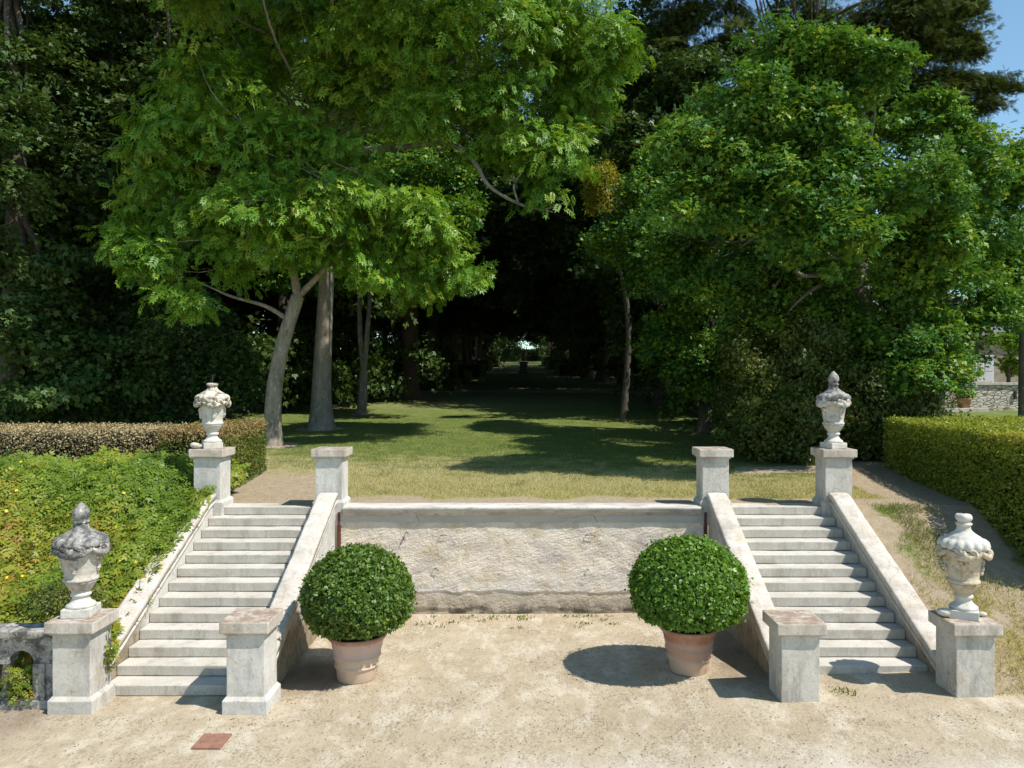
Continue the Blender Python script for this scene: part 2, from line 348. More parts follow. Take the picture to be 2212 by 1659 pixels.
def lathe(prof, seg=40, fn=None, cx=0, cy=0):
    P = np.array(prof, float); n = len(P); th = np.linspace(0, 2*np.pi, seg, endpoint=False)
    rr = np.repeat(P[:, 0][:, None], seg, 1); zz = np.repeat(P[:, 1][:, None], seg, 1); T = np.repeat(th[None], n, 0)
    if fn is not None: rr = fn(rr, zz, T)
    V = np.stack([cx+rr*np.cos(T), cy+rr*np.sin(T), zz], -1).reshape(-1, 3)
    i, j = np.meshgrid(np.arange(n-1), np.arange(seg), indexing='ij'); j2 = (j+1) % seg
    F = np.stack([i*seg+j, i*seg+j2, (i+1)*seg+j2, (i+1)*seg+j], -1).reshape(-1, 4)
    return V, F
def rough_pts(V, amp, freq, seed=0):
    V = np.array(V, float)
    return V+np.stack([(fbm(V[:, 0]*freq+seed+13*k, V[:, 1]*freq+5*k, V[:, 2]*freq+9*k, 3)-.5)*2*amp for k in range(3)], 1)
def tube_np(pts, rad, seg=10, sub=6, rough=0, seed=0, flare=None):
    """tapered limb along a smooth curve"""
    P = np.array(pts, float); rad = np.array(rad, float)
    t = np.linspace(0, len(P)-1, (len(P)-1)*sub+1); i = np.minimum(t.astype(int), len(P)-2); f = (t-i)[:, None]
    pm = np.vstack([2*P[0]-P[1], P, 2*P[-1]-P[-2]]); a, b, c, d = pm[i], pm[i+1], pm[i+2], pm[i+3]
    C = .5*(2*b+(c-a)*f+(2*a-5*b+4*c-d)*f**2+(3*b-a-3*c+d)*f**3)
    rr = np.interp(t, np.arange(len(P)), rad)
    T = np.gradient(C, axis=0); T /= np.linalg.norm(T, axis=1, keepdims=True)+1e-9
    ref = np.where(np.abs(T[:, 2:3]) > .9, np.array([[1., 0, 0]]), np.array([[0, 0, 1.]]))
    A = np.cross(T, ref); A /= np.linalg.norm(A, axis=1, keepdims=True); B = np.cross(T, A)
    th = np.linspace(0, 2*np.pi, seg, endpoint=False)
    RR = rr[:, None]*np.ones((1, seg))
    if flare is not None:
        s = np.linspace(0, 1, len(C))[:, None]; RR = RR*(1+flare*np.exp(-s*26)*(1+.5*np.sin(th*5+seed)))
    V = C[:, None]+RR[..., None]*(np.cos(th)[None, :, None]*A[:, None]+np.sin(th)[None, :, None]*B[:, None])
    V = V.reshape(-1, 3)
    if rough: V = rough_pts(V, rough, 2.5, seed)
    n = len(C); i, j = np.meshgrid(np.arange(n-1), np.arange(seg), indexing='ij'); j2 = (j+1) % seg
    return V, np.stack([i*seg+j, i*seg+j2, (i+1)*seg+j2, (i+1)*seg+j], -1).reshape(-1, 4)
def join(parts):
    Vs, Fs, o = [], [], 0
    for V, F in parts: Vs.append(V); Fs.append(F+o); o += len(V)
    return np.vstack(Vs), np.vstack(Fs)
def rot_of(verts, ang=0): ...

# ------------------------------------------------------------------ leaves
def diamond(L, W, ang=0, ox=0, oy=0, lift=0, fat=.45):
    c, s = math.cos(ang), math.sin(ang)
    p = [(0, 0, 0), (L*fat, W/2, lift), (L, 0, -lift*.6), (L*fat, -W/2, lift)]
    return [(ox+x*c-y*s, oy+x*s+y*c, z) for x, y, z in p]
def tmpl(qs): 
    V = np.array([p for q in qs for p in q]); return V, np.arange(len(V)).reshape(-1, 4)
def pinnate(pairs, L, W, spread, arch):
    q = []
    for k in range(pairs):
        x = .22+.62*k/max(1, pairs-1)
        for s in (1, -1): q.append([(px, py, pz-arch*px*px) for px, py, pz in diamond(L, W, s*spread, x, 0, .02)])
    q.append([(px, py, pz-arch*px*px) for px, py, pz in diamond(L*1.05, W, 0, .84, 0, .02)])
    return tmpl(q)
T_ASH = pinnate(4, .4, .15, .9, .3)
T_HYP = pinnate(3, .4, .2, 1.05, .45)
T_MAPLE = tmpl([diamond(1, .5, 0, 0, 0, .06), diamond(.8, .42, .85, 0, 0, .08), diamond(.8, .42, -.85, 0, 0, .08)])
T_LEAF = tmpl([diamond(1, .52, 0, 0, 0, .1)])
T_PAIR = tmpl([diamond(1, .5, .35, 0, 0, .1), diamond(.9, .5, -.5, 0, 0, .12)])
T_SPRAY = tmpl([diamond(1, .1, 0)]+[diamond(.42, .08, s*.75, .1+.17*k, 0) for k in range(5) for s in (1, -1)])
T_BLADE = tmpl([[(0, .5, 0), (.55, .32, .05), (1, 0, -.1), (.55, -.32, .05)]])
def nrm(a): return a/(np.linalg.norm(a, axis=-1, keepdims=True)+1e-9)
def leaves(P, nrml, tip, size, T, rnd):
    TV, TF = T; x = nrm(tip-nrml*np.sum(tip*nrml, 1, keepdims=True)); y = np.cross(nrml, x)
    S = np.asarray(size)[:, None, None]
    V = P[:, None]+S*(TV[None, :, 0:1]*x[:, None]+TV[None, :, 1:2]*y[:, None]+TV[None, :, 2:3]*nrml[:, None])
    n = len(P); F = (TF[None]+(np.arange(n)*len(TV))[:, None, None]).reshape(-1, 4)
    return V.reshape(-1, 3), F, np.repeat(rnd, len(TV))
def crown(lobes, nclump, per, size, cr, T, seed, up=.7, outw=.5, droop=.35, flat=.5, shell=.4, low=.55, keep=None, frag=7, rnd_n=.5):
    """lobes: (cx,cy,cz,rx,ry,rz). leaf clumps spread through the shells of the lobes"""
    g = np.random.default_rng(seed); Lb = np.array(lobes, float)
    if frag:
        S = []
        for q in Lb:
            for _ in range(frag):
                dd = nrm(g.normal(size=3)); k_ = .26+.3*g.random(); S.append([*(q[:3]+dd*q[3:]*(1.02-k_*.75)), *(q[3:]*k_)])
            S.append([*q[:3], *(q[3:]*.5)])
        Lb = np.array(S)
    wgt = (Lb[:, 3]*Lb[:, 4]*Lb[:, 5])**(2/3); k = g.choice(len(Lb), nclump*2, p=wgt/wgt.sum())
    d = nrm(g.normal(size=(nclump*2, 3))); d[:, 2] = np.where((d[:, 2] < -.2) & (g.random(len(d)) > low), -d[:, 2], d[:, 2])
    f = 1-shell*g.random(len(d))**1.6; f = np.where(g.random(len(d)) < .12, 1+.4*g.random(len(d)), f)
    C = Lb[k, :3]+d*Lb[k, 3:]*f[:, None]
    C += (np.stack([fbm(C[:, 0]*.5+a, C[:, 1]*.5, C[:, 2]*.5+a, 2) for a in (0, 40, 80)], 1)-.5)*1.6
    ok = np.ones(len(C), bool)
    for m in range(len(Lb)): ok &= (m == k) | (np.sum(((C-Lb[m, :3])/Lb[m, 3:])**2, 1) > .42)
    if keep is not None: ok &= keep(C)
    C, k, d = C[ok][:nclump], k[ok][:nclump], d[ok][:nclump]
    n = len(C); rc = cr*(.6+.8*g.random(n))
    o = nrm(g.normal(size=(n, per, 3)))*(g.random((n, per, 1))**.45); o[..., 2] = o[..., 2]*flat
    # tufts tilt: horizontal outward part sinks
    outh = d.copy(); outh[:, 2] *= .3; outh = nrm(outh)
    o[..., 2] -= droop*.6*np.sum(o*outh[:, None], -1)
    P = C[:, None]+o*rc[:, None, None]
    nr = nrm(up*np.array([0, 0, 1.])+outw*d[:, None]+rnd_n*g.normal(size=(n, per, 3)))
    tp = nrm(o*.9+outh[:, None]*.7+g.normal(size=(n, per, 3))*.45+np.array([0, 0, -droop]))
    rn = np.clip(.5*g.random((n, per))+.5*g.random(n)[:, None]+.06*g.normal(size=(n, per)), 0, 1)
    sz = size*(.65+.7*g.random(n*per))
    V, F, r = leaves(P.reshape(-1, 3), nr.reshape(-1, 3), tp.reshape(-1, 3), sz, T, rn.ravel())
    return V, F, r, C
def lob(L):      # (u, v, Y, ru, rv, ry metres)
    o = []
    for q in L:
        u, v, Y, ru, rv = q[:5]; c = at(u, v, Y); a, b = ru*Y/FP, rv*Y/FP
        o.append((*c, a, q[5] if len(q) > 5 else min(a, b)*1.05, b))
    return o
def limbs_to(C, start, r0, n, seed, sag=.1):
    g = np.random.default_rng(seed); out = []
    for c in C[g.choice(len(C), min(n, len(C)), replace=False)]:
        s = start[g.integers(len(start))]; s = np.array(s)
        m = s*.5+c*.5+np.array([0, 0, -sag*np.linalg.norm(c-s)])+g.normal(size=3)*.25
        m2 = m*.45+c*.55+g.normal(size=3)*.2
        out.append(tube_np([s, m, m2, c], [r0, r0*.5, r0*.28, .012], 6, 4))
    return out

# ------------------------------------------------------------------ ground
RS, TD, D0, ZT = .165, .338, 11.24, 2.145        # riser, tread, first riser, terrace level
XI, XO = 3.88, 6.32                               # inner and outer pier axes
def court_z(X, Y):
    return .19*sstep(.3, 4.2, X)*(1-.75*sstep(12.5, 15, Y))+.06*sstep(4.2, 6.6, X)+.025*(fbm(X*.6, Y*.6, 0, 3)-.5)
def terrace_z(X, Y):
    Y = np.asarray(Y, float); d = np.clip(Y-16.5, 0, None); r = .045*(d-1.2*(1-np.exp(-d/1.2)))
    over = np.clip(Y-215, 0, None); r = r-.00012*over**2*(over < 190)-(over >= 190)*(.00012*190**2+.0456*(over-190))
    side = sstep(14, 30, np.abs(X))*sstep(40, 55, Y)*0
    return ZT+r+.05*(fbm(np.asarray(X)*.35, Y*.35, 4, 3)-.5)*sstep(15.8, 17.5, Y)+side
def rbank_z(X, Y):
    t = np.clip((np.asarray(Y, float)-9.9)/(15.5-9.9), 0, 1); z = .2+(ZT-.2)*(t*.8+.2*t*t*(3-2*t))
    return z+.08*(fbm(np.asarray(X)*.8, Y*.8, 9, 3)-.5)*np.minimum(1, (1-t)*4)*np.minimum(1, t*4)-.5*sstep(.2, 0, t+.12*(fbm(np.asarray(X)*1.6, np.asarray(Y)*1.6, 21, 4)-.5))
def lbank_z(X, Y):
    t = np.clip((np.asarray(Y, float)-11.15)/(15.5-11.15), 0, 1); return .25+(ZT-.25)*t
def grid(xs, ys, zf):
    X, Y = np.meshgrid(xs, ys); V = np.stack([X, Y, zf(X, Y)], -1).reshape(-1, 3); n, m = X.shape
    i, j = np.meshgrid(np.arange(n-1), np.arange(m-1), indexing='ij')
    return V, np.stack([i*m+j, i*m+j+1, (i+1)*m+j+1, (i+1)*m+j], -1).reshape(-1, 4)
TREE_BASES = []
def masks(X, Y):
    X = np.asarray(X, float); Y = np.asarray(Y, float)
    wob = (fbm(X*1.1, Y*1.1, 2, 4)-.5)
    dirt = 1-sstep(16.15, 16.95, Y+wob*1.2)
    pathl = (1-sstep(.7, 1.5, np.abs(X+5.35+.16*(Y-16))+wob))*(1-sstep(18, 22.5, Y+wob*2))
    hedge_r = (1-sstep(.3, 1.0, np.abs(Y-20.6-.05*(X-6))+wob*.8))*sstep(5.4, 6.3, X)
    pr = (1-sstep(.5, 1.2, np.abs(X-8.35-.16*(Y-15))+wob))*sstep(7.4, 7.9, X)
    dirt = np.maximum.reduce([dirt, pathl, hedge_r, pr])
    dirt = np.maximum.reduce([dirt, .42*sstep(34, 44, Y), 1-sstep(.6, 1.6, np.abs(Y-59.3+.1*X)+wob)])
    for bx, by, br in TREE_BASES: dirt = np.maximum(dirt, 1-sstep(br*.6, br*1.5, np.hypot(X-bx, Y-by)+wob*.6))
    dry = 1.0-.8*sstep(17.8, 25, Y+.2*X+wob*4.5)+.12*wob
    return dirt, dry

xs = np.concatenate([np.linspace(-70, -14, 40)[:-1], np.linspace(-14, 14, 190), np.linspace(14, 70, 40)[1:]])
ys = np.concatenate([np.linspace(-25, 7, 20)[:-1], np.linspace(7, 15.25, 90)])
V, F = grid(xs, ys, court_z)
X, Y = V[:, 0], V[:, 1]
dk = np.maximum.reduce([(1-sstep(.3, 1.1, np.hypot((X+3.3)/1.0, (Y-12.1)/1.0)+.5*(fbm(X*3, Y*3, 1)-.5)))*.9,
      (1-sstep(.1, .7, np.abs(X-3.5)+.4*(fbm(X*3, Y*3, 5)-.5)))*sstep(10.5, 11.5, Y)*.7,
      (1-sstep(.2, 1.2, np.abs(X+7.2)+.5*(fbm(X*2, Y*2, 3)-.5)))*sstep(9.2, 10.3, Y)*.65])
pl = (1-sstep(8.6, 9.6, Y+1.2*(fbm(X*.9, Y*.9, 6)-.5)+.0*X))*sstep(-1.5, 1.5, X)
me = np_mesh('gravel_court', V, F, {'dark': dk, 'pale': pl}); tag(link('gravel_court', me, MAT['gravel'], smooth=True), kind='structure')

T_ = {}   # tree bases used by the lawn mask
TREE_BASES += [(-8.4, 31.4, .9), (-8.5, 26, .7), (-8.2, 38.7, .5)]
xs = np.concatenate([-np.geomspace(400, 12, 34)[:-1], np.linspace(-12, 12, 150), np.geomspace(12, 400, 34)[1:]])
ys = np.concatenate([[15.5], np.linspace(15.55, 26, 75)[1:], np.linspace(26, 60, 70)[1:], np.geomspace(60, 900, 60)[1:]])
V, F = grid(xs, ys, terrace_z); di, dr = masks(V[:, 0], V[:, 1])
me = np_mesh('lawn', V, F, {'dirt': di, 'dry': dr}); tag(link('lawn', me, MAT['lawn'], smooth=True), kind='structure')
V, F = grid(np.linspace(6.47, 40, 120), np.linspace(9.4, 15.5, 60), rbank_z)
di, dr = masks(V[:, 0], V[:, 1]+0*V[:, 1]); X, Y = V[:, 0], V[:, 1]; wob = fbm(X*1.3, Y*1.3, 7)-.5
di = np.maximum(.7*(1-sstep(6.9, 7.5, X+wob)), (1-sstep(.45, 1.1, np.abs(X-8.3-.16*(Y-15))+wob)))
di = np.maximum(di, 1-sstep(10.2, 11.2, Y+wob*1.5)); dr = .45+.5*(1-sstep(12, 14.5, Y+wob*2))
me = np_mesh('grass_bank', V, F, {'dirt': di, 'dry': dr}); tag(link('grass_bank', me, MAT['lawn'], smooth=True), kind='structure')
V, F = grid(np.linspace(-40, -6.47, 80), np.linspace(11.15, 15.5, 20), lbank_z)
me = np_mesh('planted_bank', V, F, {'dirt': np.ones(len(V)), 'dry': np.ones(len(V))}); tag(link('planted_bank', me, MAT['lawn'], smooth=True), kind='structure')

# ------------------------------------------------------------------ staircases
COPE = [(11.15, .505), (12.2, 1.018), (13.2, 1.506), (14.2, 1.994), (14.6, 2.19), (14.85, 2.32), (15.02, 2.41), (15.12, 2.445), (15.2, 2.45)]
def cope_mesh(xc, hw=.19):
    half = [(.06, -.32), (.06, -.25), (.02, -.235), (.02, -.185), (.065, -.175), (.065, -.12), (.0, -.11), (0, -.025), (.01, -.008), (.04, 0)]
    prof = [(-hw+a, h) for a, h in half]+[(0, .004)]+[(hw-a, h) for a, h in half[::-1]]
    yy = np.linspace(COPE[0][0], COPE[-1][0], 70); zz = np.interp(yy, *zip(*COPE)); zz = np.convolve(np.pad(zz, 2, 'edge'), np.ones(5)/5, 'valid'); zz[:2] = np.interp(yy[:2], *zip(*COPE))
    P = np.array(prof); n = len(P)
    V = np.array([[xc+p[0], y, z+p[1]] for y, z in zip(yy, zz) for p in P]); V = rough_pts(V, .008, 5, xc)
    m = len(yy); F = [(i*n+j, i*n+(j+1) % n, (i+1)*n+(j+1) % n, (i+1)*n+j) for i in range(m-1) for j in range(n)]
    return np_mesh('coping', V, np.array(F))
def string_wall(xc, hw=.135):
    bm = bmesh.new(); ys_ = np.linspace(11.15, 15.2, 20); top = np.interp(ys_, *zip(*COPE))-.16
    poly = [(11.15, -.15)]+list(zip(ys_, top))+[(15.2, -.15)]
    a = [bm.verts.new((xc-hw, y, z)) for y, z in poly]; b = [bm.verts.new((xc+hw, y, z)) for y, z in poly]
    bm.faces.new(a); bm.faces.new(b[::-1]); n = len(poly)
    for i in range(n): bm.faces.new((a[(i+1) % n], a[i], b[i], b[(i+1) % n]))
    bmesh.ops.recalc_face_normals(bm, faces=bm.faces); return bm
def stairs(sgn, label, side_labels):
    t = thing('staircase', label, 'staircase', (0, 0, 0), 0, 'stone flights up to the lawn')
    xa, xb = sorted((sgn*(XO-.14), sgn*(XI+.14)))
    for i in range(13):
        y0 = D0+TD*i
        bm = bmesh.new(); box(bm, xa+.003, xb-.003, y0-.012, y0+TD+.12, RS*i+.008, RS*(i+1), .014, 2)
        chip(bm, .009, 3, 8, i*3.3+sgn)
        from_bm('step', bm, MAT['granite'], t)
    for k, xc in enumerate((sgn*XI, sgn*XO)):
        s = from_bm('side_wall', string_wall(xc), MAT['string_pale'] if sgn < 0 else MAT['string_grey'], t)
        link('coping', cope_mesh(xc), MAT['cope'], s, smooth=False)
    return t
stairs(-1, 'pale granite stair on the left, beside the flowering bank', None)
stairs(1, 'pale granite stair on the right, beside the dry grass bank', None)

# ------------------------------------------------------------------ piers
def pier(x, y, z0, zp, zc, zt, label, m, plinth=True, shave=0):
    t = thing('stone_pier', label, 'pier', (x, y, z0), 0, 'stone piers at the stair ends')
    cap_m = MAT['cap']
    if plinth:
        bm = bmesh.new(); box(bm, -.315, .315, -.315, .315, -.35, zp-z0-.03, .014); chip(bm, .008, 5, 4, x)
        pz = zp-z0
        r = bmesh.ops.create_cone(bm, segments=4, radius1=.44, radius2=.385, depth=.05, cap_ends=True, matrix=Matrix.Translation((0, 0, pz-.008))@Matrix.Rotation(R(45), 4, 'Z'))
        from_bm('plinth', bm, m, t)
    bm = bmesh.new(); box(bm, -.268, .268, -.268, .268, (zp-z0) if plinth else -.3, zc-z0-.03, .012); chip(bm, .005, 4, 6, x+y)
    from_bm('shaft', bm, m, t)
    bm = bmesh.new(); box(bm, -.295, .295, -.295, .295, zc-z0-.032, zc-z0+.003, .008); box(bm, -.343, .343, -.343, .343, zc-z0, zt-z0, .016)
    chip(bm, .007, 5, 5, x*2+y); from_bm('cap', bm, cap_m, t)
    return t
PL, PU = 10.91, 15.49
W_, G_ = MAT['plaster_warm'], MAT['plaster_grey']
pier(-XO, PL, 0, .22, 1.132, 1.30, 'cracked pale pier joined to the balustrade, carrying a blackened urn', G_)
pier(-XI, PL, 0, .22, 1.132, 1.30, 'bare-topped pale pier left of the dark round bush, at the foot of the stair', W_)
pier(XI, PL-.06, .12, .1, 1.132, 1.295, 'bare-topped grey pier right of the bright round bush, at the foot of the stair', G_, False)
pier(XO, PL-.06, .2, .1, 1.125, 1.29, 'grey pier at the foot of the bank carrying the urn with a broken flat top', G_, False)
pier(-XO, PU, ZT, 2.28, 3.155, 3.315, 'pale pier before the clipped brown hedge, carrying a mossy urn', W_)
pier(-XI, PU, ZT, 2.28, 3.155, 3.315, 'bare-topped pale pier at the left end of the retaining wall', W_)
pier(XI, PU, ZT, 2.28, 3.155, 3.315, 'bare-topped grey pier at the right end of the retaining wall', G_)
pier(XO+.03, PU, ZT, 2.28, 3.15, 3.31, 'grey pier beside the bank carrying a complete dark urn with a cone finial', G_)

# ------------------------------------------------------------------ retaining wall
t = thing('retaining_wall', 'low roughcast wall holding up the lawn between the two stairs', 'wall', (0, 15.2, 0))
xs = np.linspace(-3.63, 3.63, 620); zs = np.linspace(-.12, 1.9, 190)
X, Z = np.meshgrid(xs, zs)
A_, B_ = (X+.55*Z), (Z-.55*X)
rel = .014*(fbm(X*2.4, Z*2.4, 1, 2)-.5)+.013*(fbm(A_*9, B_*22, 2, 4)-.5)+.008*(np.abs(vnoise(A_*20, B_*52, 3)-.5)*2-.5)+.012*(vnoise(X*5, Z*6, 9)-.5)
rel = rel+.022*(1-sstep(.44, .48, Z+.16*(fbm(X*3, Z*3, 8)-.5)))+.03*(1-sstep(.02, .14, Z+.25*(fbm(X*2.2, Z*2.2, 12)-.5)))
Yv = rel
V = np.stack([X, Yv, Z], -1).reshape(-1, 3); n, m_ = X.shape; i, j = np.meshgrid(np.arange(n-1), np.arange(m_-1), indexing='ij')
F = np.stack([i*m_+j, i*m_+j+1, (i+1)*m_+j+1, (i+1)*m_+j], -1).reshape(-1, 4)
link('roughcast_panel', np_mesh('roughcast_panel', V, F), MAT['roughcast'], t)
bm = bmesh.new(); box(bm, -3.73, 3.73, .1, .35, -.2, 2.0, 0); from_bm('backing', bm, MAT['frieze'], t)
bm = bmesh.new(); box(bm, -3.63, 3.63, -.035, .12, 1.86, 2.06, .006); chip(bm, .008, 3, 20, 4); from_bm('frieze', bm, MAT['frieze'], t)
for s in (-1, 1):
    bm = bmesh.new(); box(bm, *sorted((s*3.64, s*3.685)), -.05, .1, -.05, 2.06, .006); from_bm('edge_strip', bm, MAT['iron_oxide'], t)
prof = [(-.095, 2.075), (-.095, 2.1), (-.12, 2.112), (-.12, 2.166), (-.113, 2.174), (.3, 2.185), (.46, 2.175), (.46, 2.0), (-.06, 2.0), (-.06, 2.06), (-.085, 2.065)]
V = []; xx = np.linspace(-3.57, 3.57, 60)
for x in xx:
    for y, z in prof: V.append((x, y, z))
V = rough_pts(np.array(V), .008, 3, 3); n = len(prof)
F = [(i*n+j, (i+1)*n+j, (i+1)*n+(j+1) % n, i*n+(j+1) % n) for i in range(len(xx)-1) for j in range(n)]
link('coping', np_mesh('coping', V, np.array(F)), MAT['long_cope'], t)
for pts in ([(-2.32, -.06, 1.62), (-2.42, -.07, 1.42)], [(-2.32, -.06, 1.62), (-2.27, -.07, 1.58)]):
    pass
def hook(pts):
    V, F = tube_np([(a_, b_*.55, c_) for a_, b_, c_ in pts], [.007]*len(pts), 6, 3); link('iron_hook', np_mesh('iron_hook', V, F), MAT['iron'], t)
hook([(-2.43, -.05, 1.4), (-2.37, -.06, 1.53), (-2.32, -.06, 1.66), (-2.27, -.06, 1.61)])
hook([(-1.62, .0, 1.58), (-1.62, -.08, 1.6), (-1.5, -.08, 1.6)])
hook([(1.28, .0, 1.58), (1.28, -.08, 1.6), (1.44, -.08, 1.6), (1.44, -.08, 1.56)])
hook([(-1.75, .0, .92), (-1.75, -.08, .94), (-1.66, -.08, .9)])
hook([(1.3, .0, .9), (1.3, -.07, .92), (1.34, -.07, .88)])

# ------------------------------------------------------------------ urns
def ring_swags(r, z, n, amp, thick, seed, phase=0):
    parts = []
    for k in range(n):
        a0 = phase+2*np.pi*k/n; a1 = a0+2*np.pi/n; th = np.linspace(a0, a1, 9); s = np.linspace(0, 1, 9)
        zz = z-amp*4*s*(1-s); rr = r+.015*np.sin(np.pi*s)
        pts = np.stack([rr*np.cos(th), rr*np.sin(th), zz], 1)
        V, F = tube_np(pts, thick*(.75+.45*np.sin(np.pi*s)), 8, 4); parts.append((rough_pts(V, .014, 22, seed+k*3), F))
    return join(parts)
def scroll(ang, r, z, s=.07):
    th = np.linspace(0, 4.2*np.pi, 26); rad = s*(1-th/(5.0*np.pi)); 
    q = np.stack([np.zeros_like(th), rad*np.cos(th), rad*np.sin(th)], 1)
    c, sn = math.cos(ang), math.sin(ang); P = np.stack([r*c-sn*q[:, 1], r*sn+c*q[:, 1], z+q[:, 2]], 1)
    return tube_np(P, np.linspace(.027, .018, 26), 6, 1)
def ball(c, r, seed=0, sq=(1, 1, 1)):
    V, F = lathe([(max(.002, r*math.sin(a)), -r*math.cos(a)) for a in np.linspace(0, np.pi, 7)], 10)
    return rough_pts(V*np.array(sq)+np.array(c), r*.14, 1.2/r*.5, seed), F
def urn(x, y, z, rz, label, mats, lid_kind, seed, hs=1.0, ws=.9):
    t = thing('garden_urn', label, 'urn', (x, y, z), rz, 'stone urns on the piers')
    mp, mb, ml, mg = mats
    bm = bmesh.new(); box(bm, -.205, .205, -.205, .205, 0, .125, .012); chip(bm, .008, 6, 3, seed); from_bm('base_block', bm, mp, t)
    def add(name, prof, m, fn=None, seg=56, rg=.006):
        V, F = lathe(prof, seg, fn); V = rough_pts(V, rg*.6, 9, seed); return link(name, np_mesh(name, V, F), m, t, smooth=True)
    add('foot', [(.01, .12), (.2, .123), (.205, .15), (.19, .17), (.155, .19), (.125, .225), (.112, .255), (.115, .275), (.135, .285), (.142, .305), (.132, .325), (.118, .335), (.12, .35)], mp)
    flute = lambda rr, zz, T: rr*(1+.05*np.abs(np.sin(T*7))*sstep(.36, .4, zz)*(1-sstep(.47, .5, zz)))
    add('lower_cup', [(.118, .345), (.135, .36), (.155, .39), (.185, .44), (.21, .48), (.225, .495), (.2, .5)], mb, flute)
    b = add('bowl', [(.2, .49), (.232, .505), (.24, .525), (.232, .545), (.215, .555), (.222, .62), (.235, .7), (.25, .79), (.262, .85), (.275, .9), (.27, .93), (.2, .94)], mb)
    # relief on the bowl: drops of fruit below each scroll
    g = np.random.default_rng(seed)
    for k in range(4):
        pr = []
        a = np.pi/4*0+k*np.pi/2+np.pi/2
        for q in range(16):
            zz = .84-.2*q/16; da = g.normal()*.13*(1-q/20); rr = .235+.028*(zz-.62)/.2
            pr.append(ball((rr*math.cos(a+da), rr*math.sin(a+da), zz), .022+.014*g.random(), seed+q))
        V, F = join(pr); link('fruit_drop', np_mesh('fruit_drop', V, F), mb, b, smooth=True)
    V, F = ring_swags(.325, .985, 4, .075, .045, seed, np.pi/4); V2, F2 = lathe([(.27, .9), (.31, .92), (.33, .96), (.335, .99), (.3, 1.0)], 48)
    parts = [(V, F), (rough_pts(V2, .006, 12, seed), F2)]
    for k in range(4):
        for da in (-.3, .3): parts.append(scroll(k*np.pi/2+da+np.pi/2, .35, .955, .075))
        parts.append(ball((.35*math.cos(k*np.pi/2), .35*math.sin(k*np.pi/2), .95), .055, seed+k, (1, 1, 1.25)))
    V, F = join(parts); link('garland', np_mesh('garland', V, F), mg, t, smooth=True)
    gad = lambda rr, zz, T: rr*(1+.13*np.abs(np.sin(T*8))*sstep(.985, 1.02, zz)*(1-sstep(1.13, 1.16, zz)))
    lid = add('lid', [(.3, .99), (.325, 1.01), (.335, 1.05), (.322, 1.1), (.285, 1.14), (.25, 1.155), (.245, 1.17), (.19, 1.2), (.135, 1.235), (.105, 1.27), (.098, 1.3), (.1, 1.32), (.02, 1.325)], ml, gad, 90)
    if lid_kind == 'cone':
        V, F = lathe([(.09, 1.31), (.115, 1.33), (.12, 1.345), (.105, 1.36), (.085, 1.37), (.1, 1.39), (.118, 1.43), (.118, 1.47), (.1, 1.52), (.07, 1.56), (.045, 1.585), (.025, 1.61), (.003, 1.625)], 32,
                     lambda rr, zz, T: rr*(1+.08*np.sin(T*8+zz*60)*np.sin(zz*90)*sstep(1.38, 1.41, zz)))
        link('finial', np_mesh('finial', rough_pts(V, .008, 14, seed), F), ml, t, smooth=True)
    elif lid_kind == 'stub':
        V, F = lathe([(.09, 1.31), (.12, 1.34), (.125, 1.355), (.095, 1.37), (.085, 1.385), (.11, 1.4), (.125, 1.43), (.122, 1.465), (.1, 1.49), (.02, 1.495)], 28)
        link('finial', np_mesh('finial', rough_pts(V, .012, 10, seed), F), mp, t, smooth=True)
    else:
        V, F = lathe([(.09, 1.31), (.125, 1.33), (.128, 1.36), (.1, 1.375), (.02, 1.38)], 28)
        link('finial', np_mesh('finial', rough_pts(V, .01, 10, seed), F), ml, t, smooth=True)
        V, F = tube_np([(0, 0, 1.36), (.004, .0, 1.46), (.01, 0, 1.54)], [.007, .007, .005], 6, 2); link('iron_pin', np_mesh('iron_pin', V, F), MAT['iron'], t)
    t.scale = (ws, ws, hs); return t
ug, ud, uw, um, uo = (MAT[k] for k in ('urn_grey', 'urn_dark', 'urn_white', 'urn_moss', 'urn_warm'))
urn(-XO-.03, PL+.02, 1.30, .15, 'lidded urn with blackened shoulder and pointed finial above the balustrade end', (uw, ug, ud, ud), 'cone', 1, 1.0, .97)
urn(XO+.0, PL-.04, 1.29, -.5, 'cream urn with fluted shoulder and broken flat top, before the right bank', (uw, uo, uw, uo), 'stub', 2, .985)
urn(-XO, PU, 3.315, .5, 'white urn with mossy top and bare iron pin before the left hedge', (uw, uw, um, um), 'pin', 3, .96)
urn(XO+.03, PU, 3.31, .3, 'complete grey urn with carved cone finial before the clipped green wall', (uw, ug, ud, ug), 'cone', 4, .97)
def rubble_stone(x, y, z, r, label, m, seed):
    V, F = ball((0, 0, 0), r, seed, (1.35, 1, .72)); V = rough_pts(V, r*.35, 9, seed); V[:, 2] -= V[:, 2].min()
    o = link('stone_fragment', np_mesh('stone_fragment', V, F), m); o.location = (x, y, z); tag(o, label, 'stone')
rubble_stone(-XO-.25, PU-.2, 3.315, .085, 'loose mossy fragment lying left of the mossy urn', um, 5)
rubble_stone(XO-.27, PL-.06, 1.29, .085, 'loose white fragment lying left of the broken cream urn', uw, 8)
rubble_stone(XO+.26, PL-.05, 1.29, .045, 'tiny white fragment lying right of the broken cream urn', uw, 11)

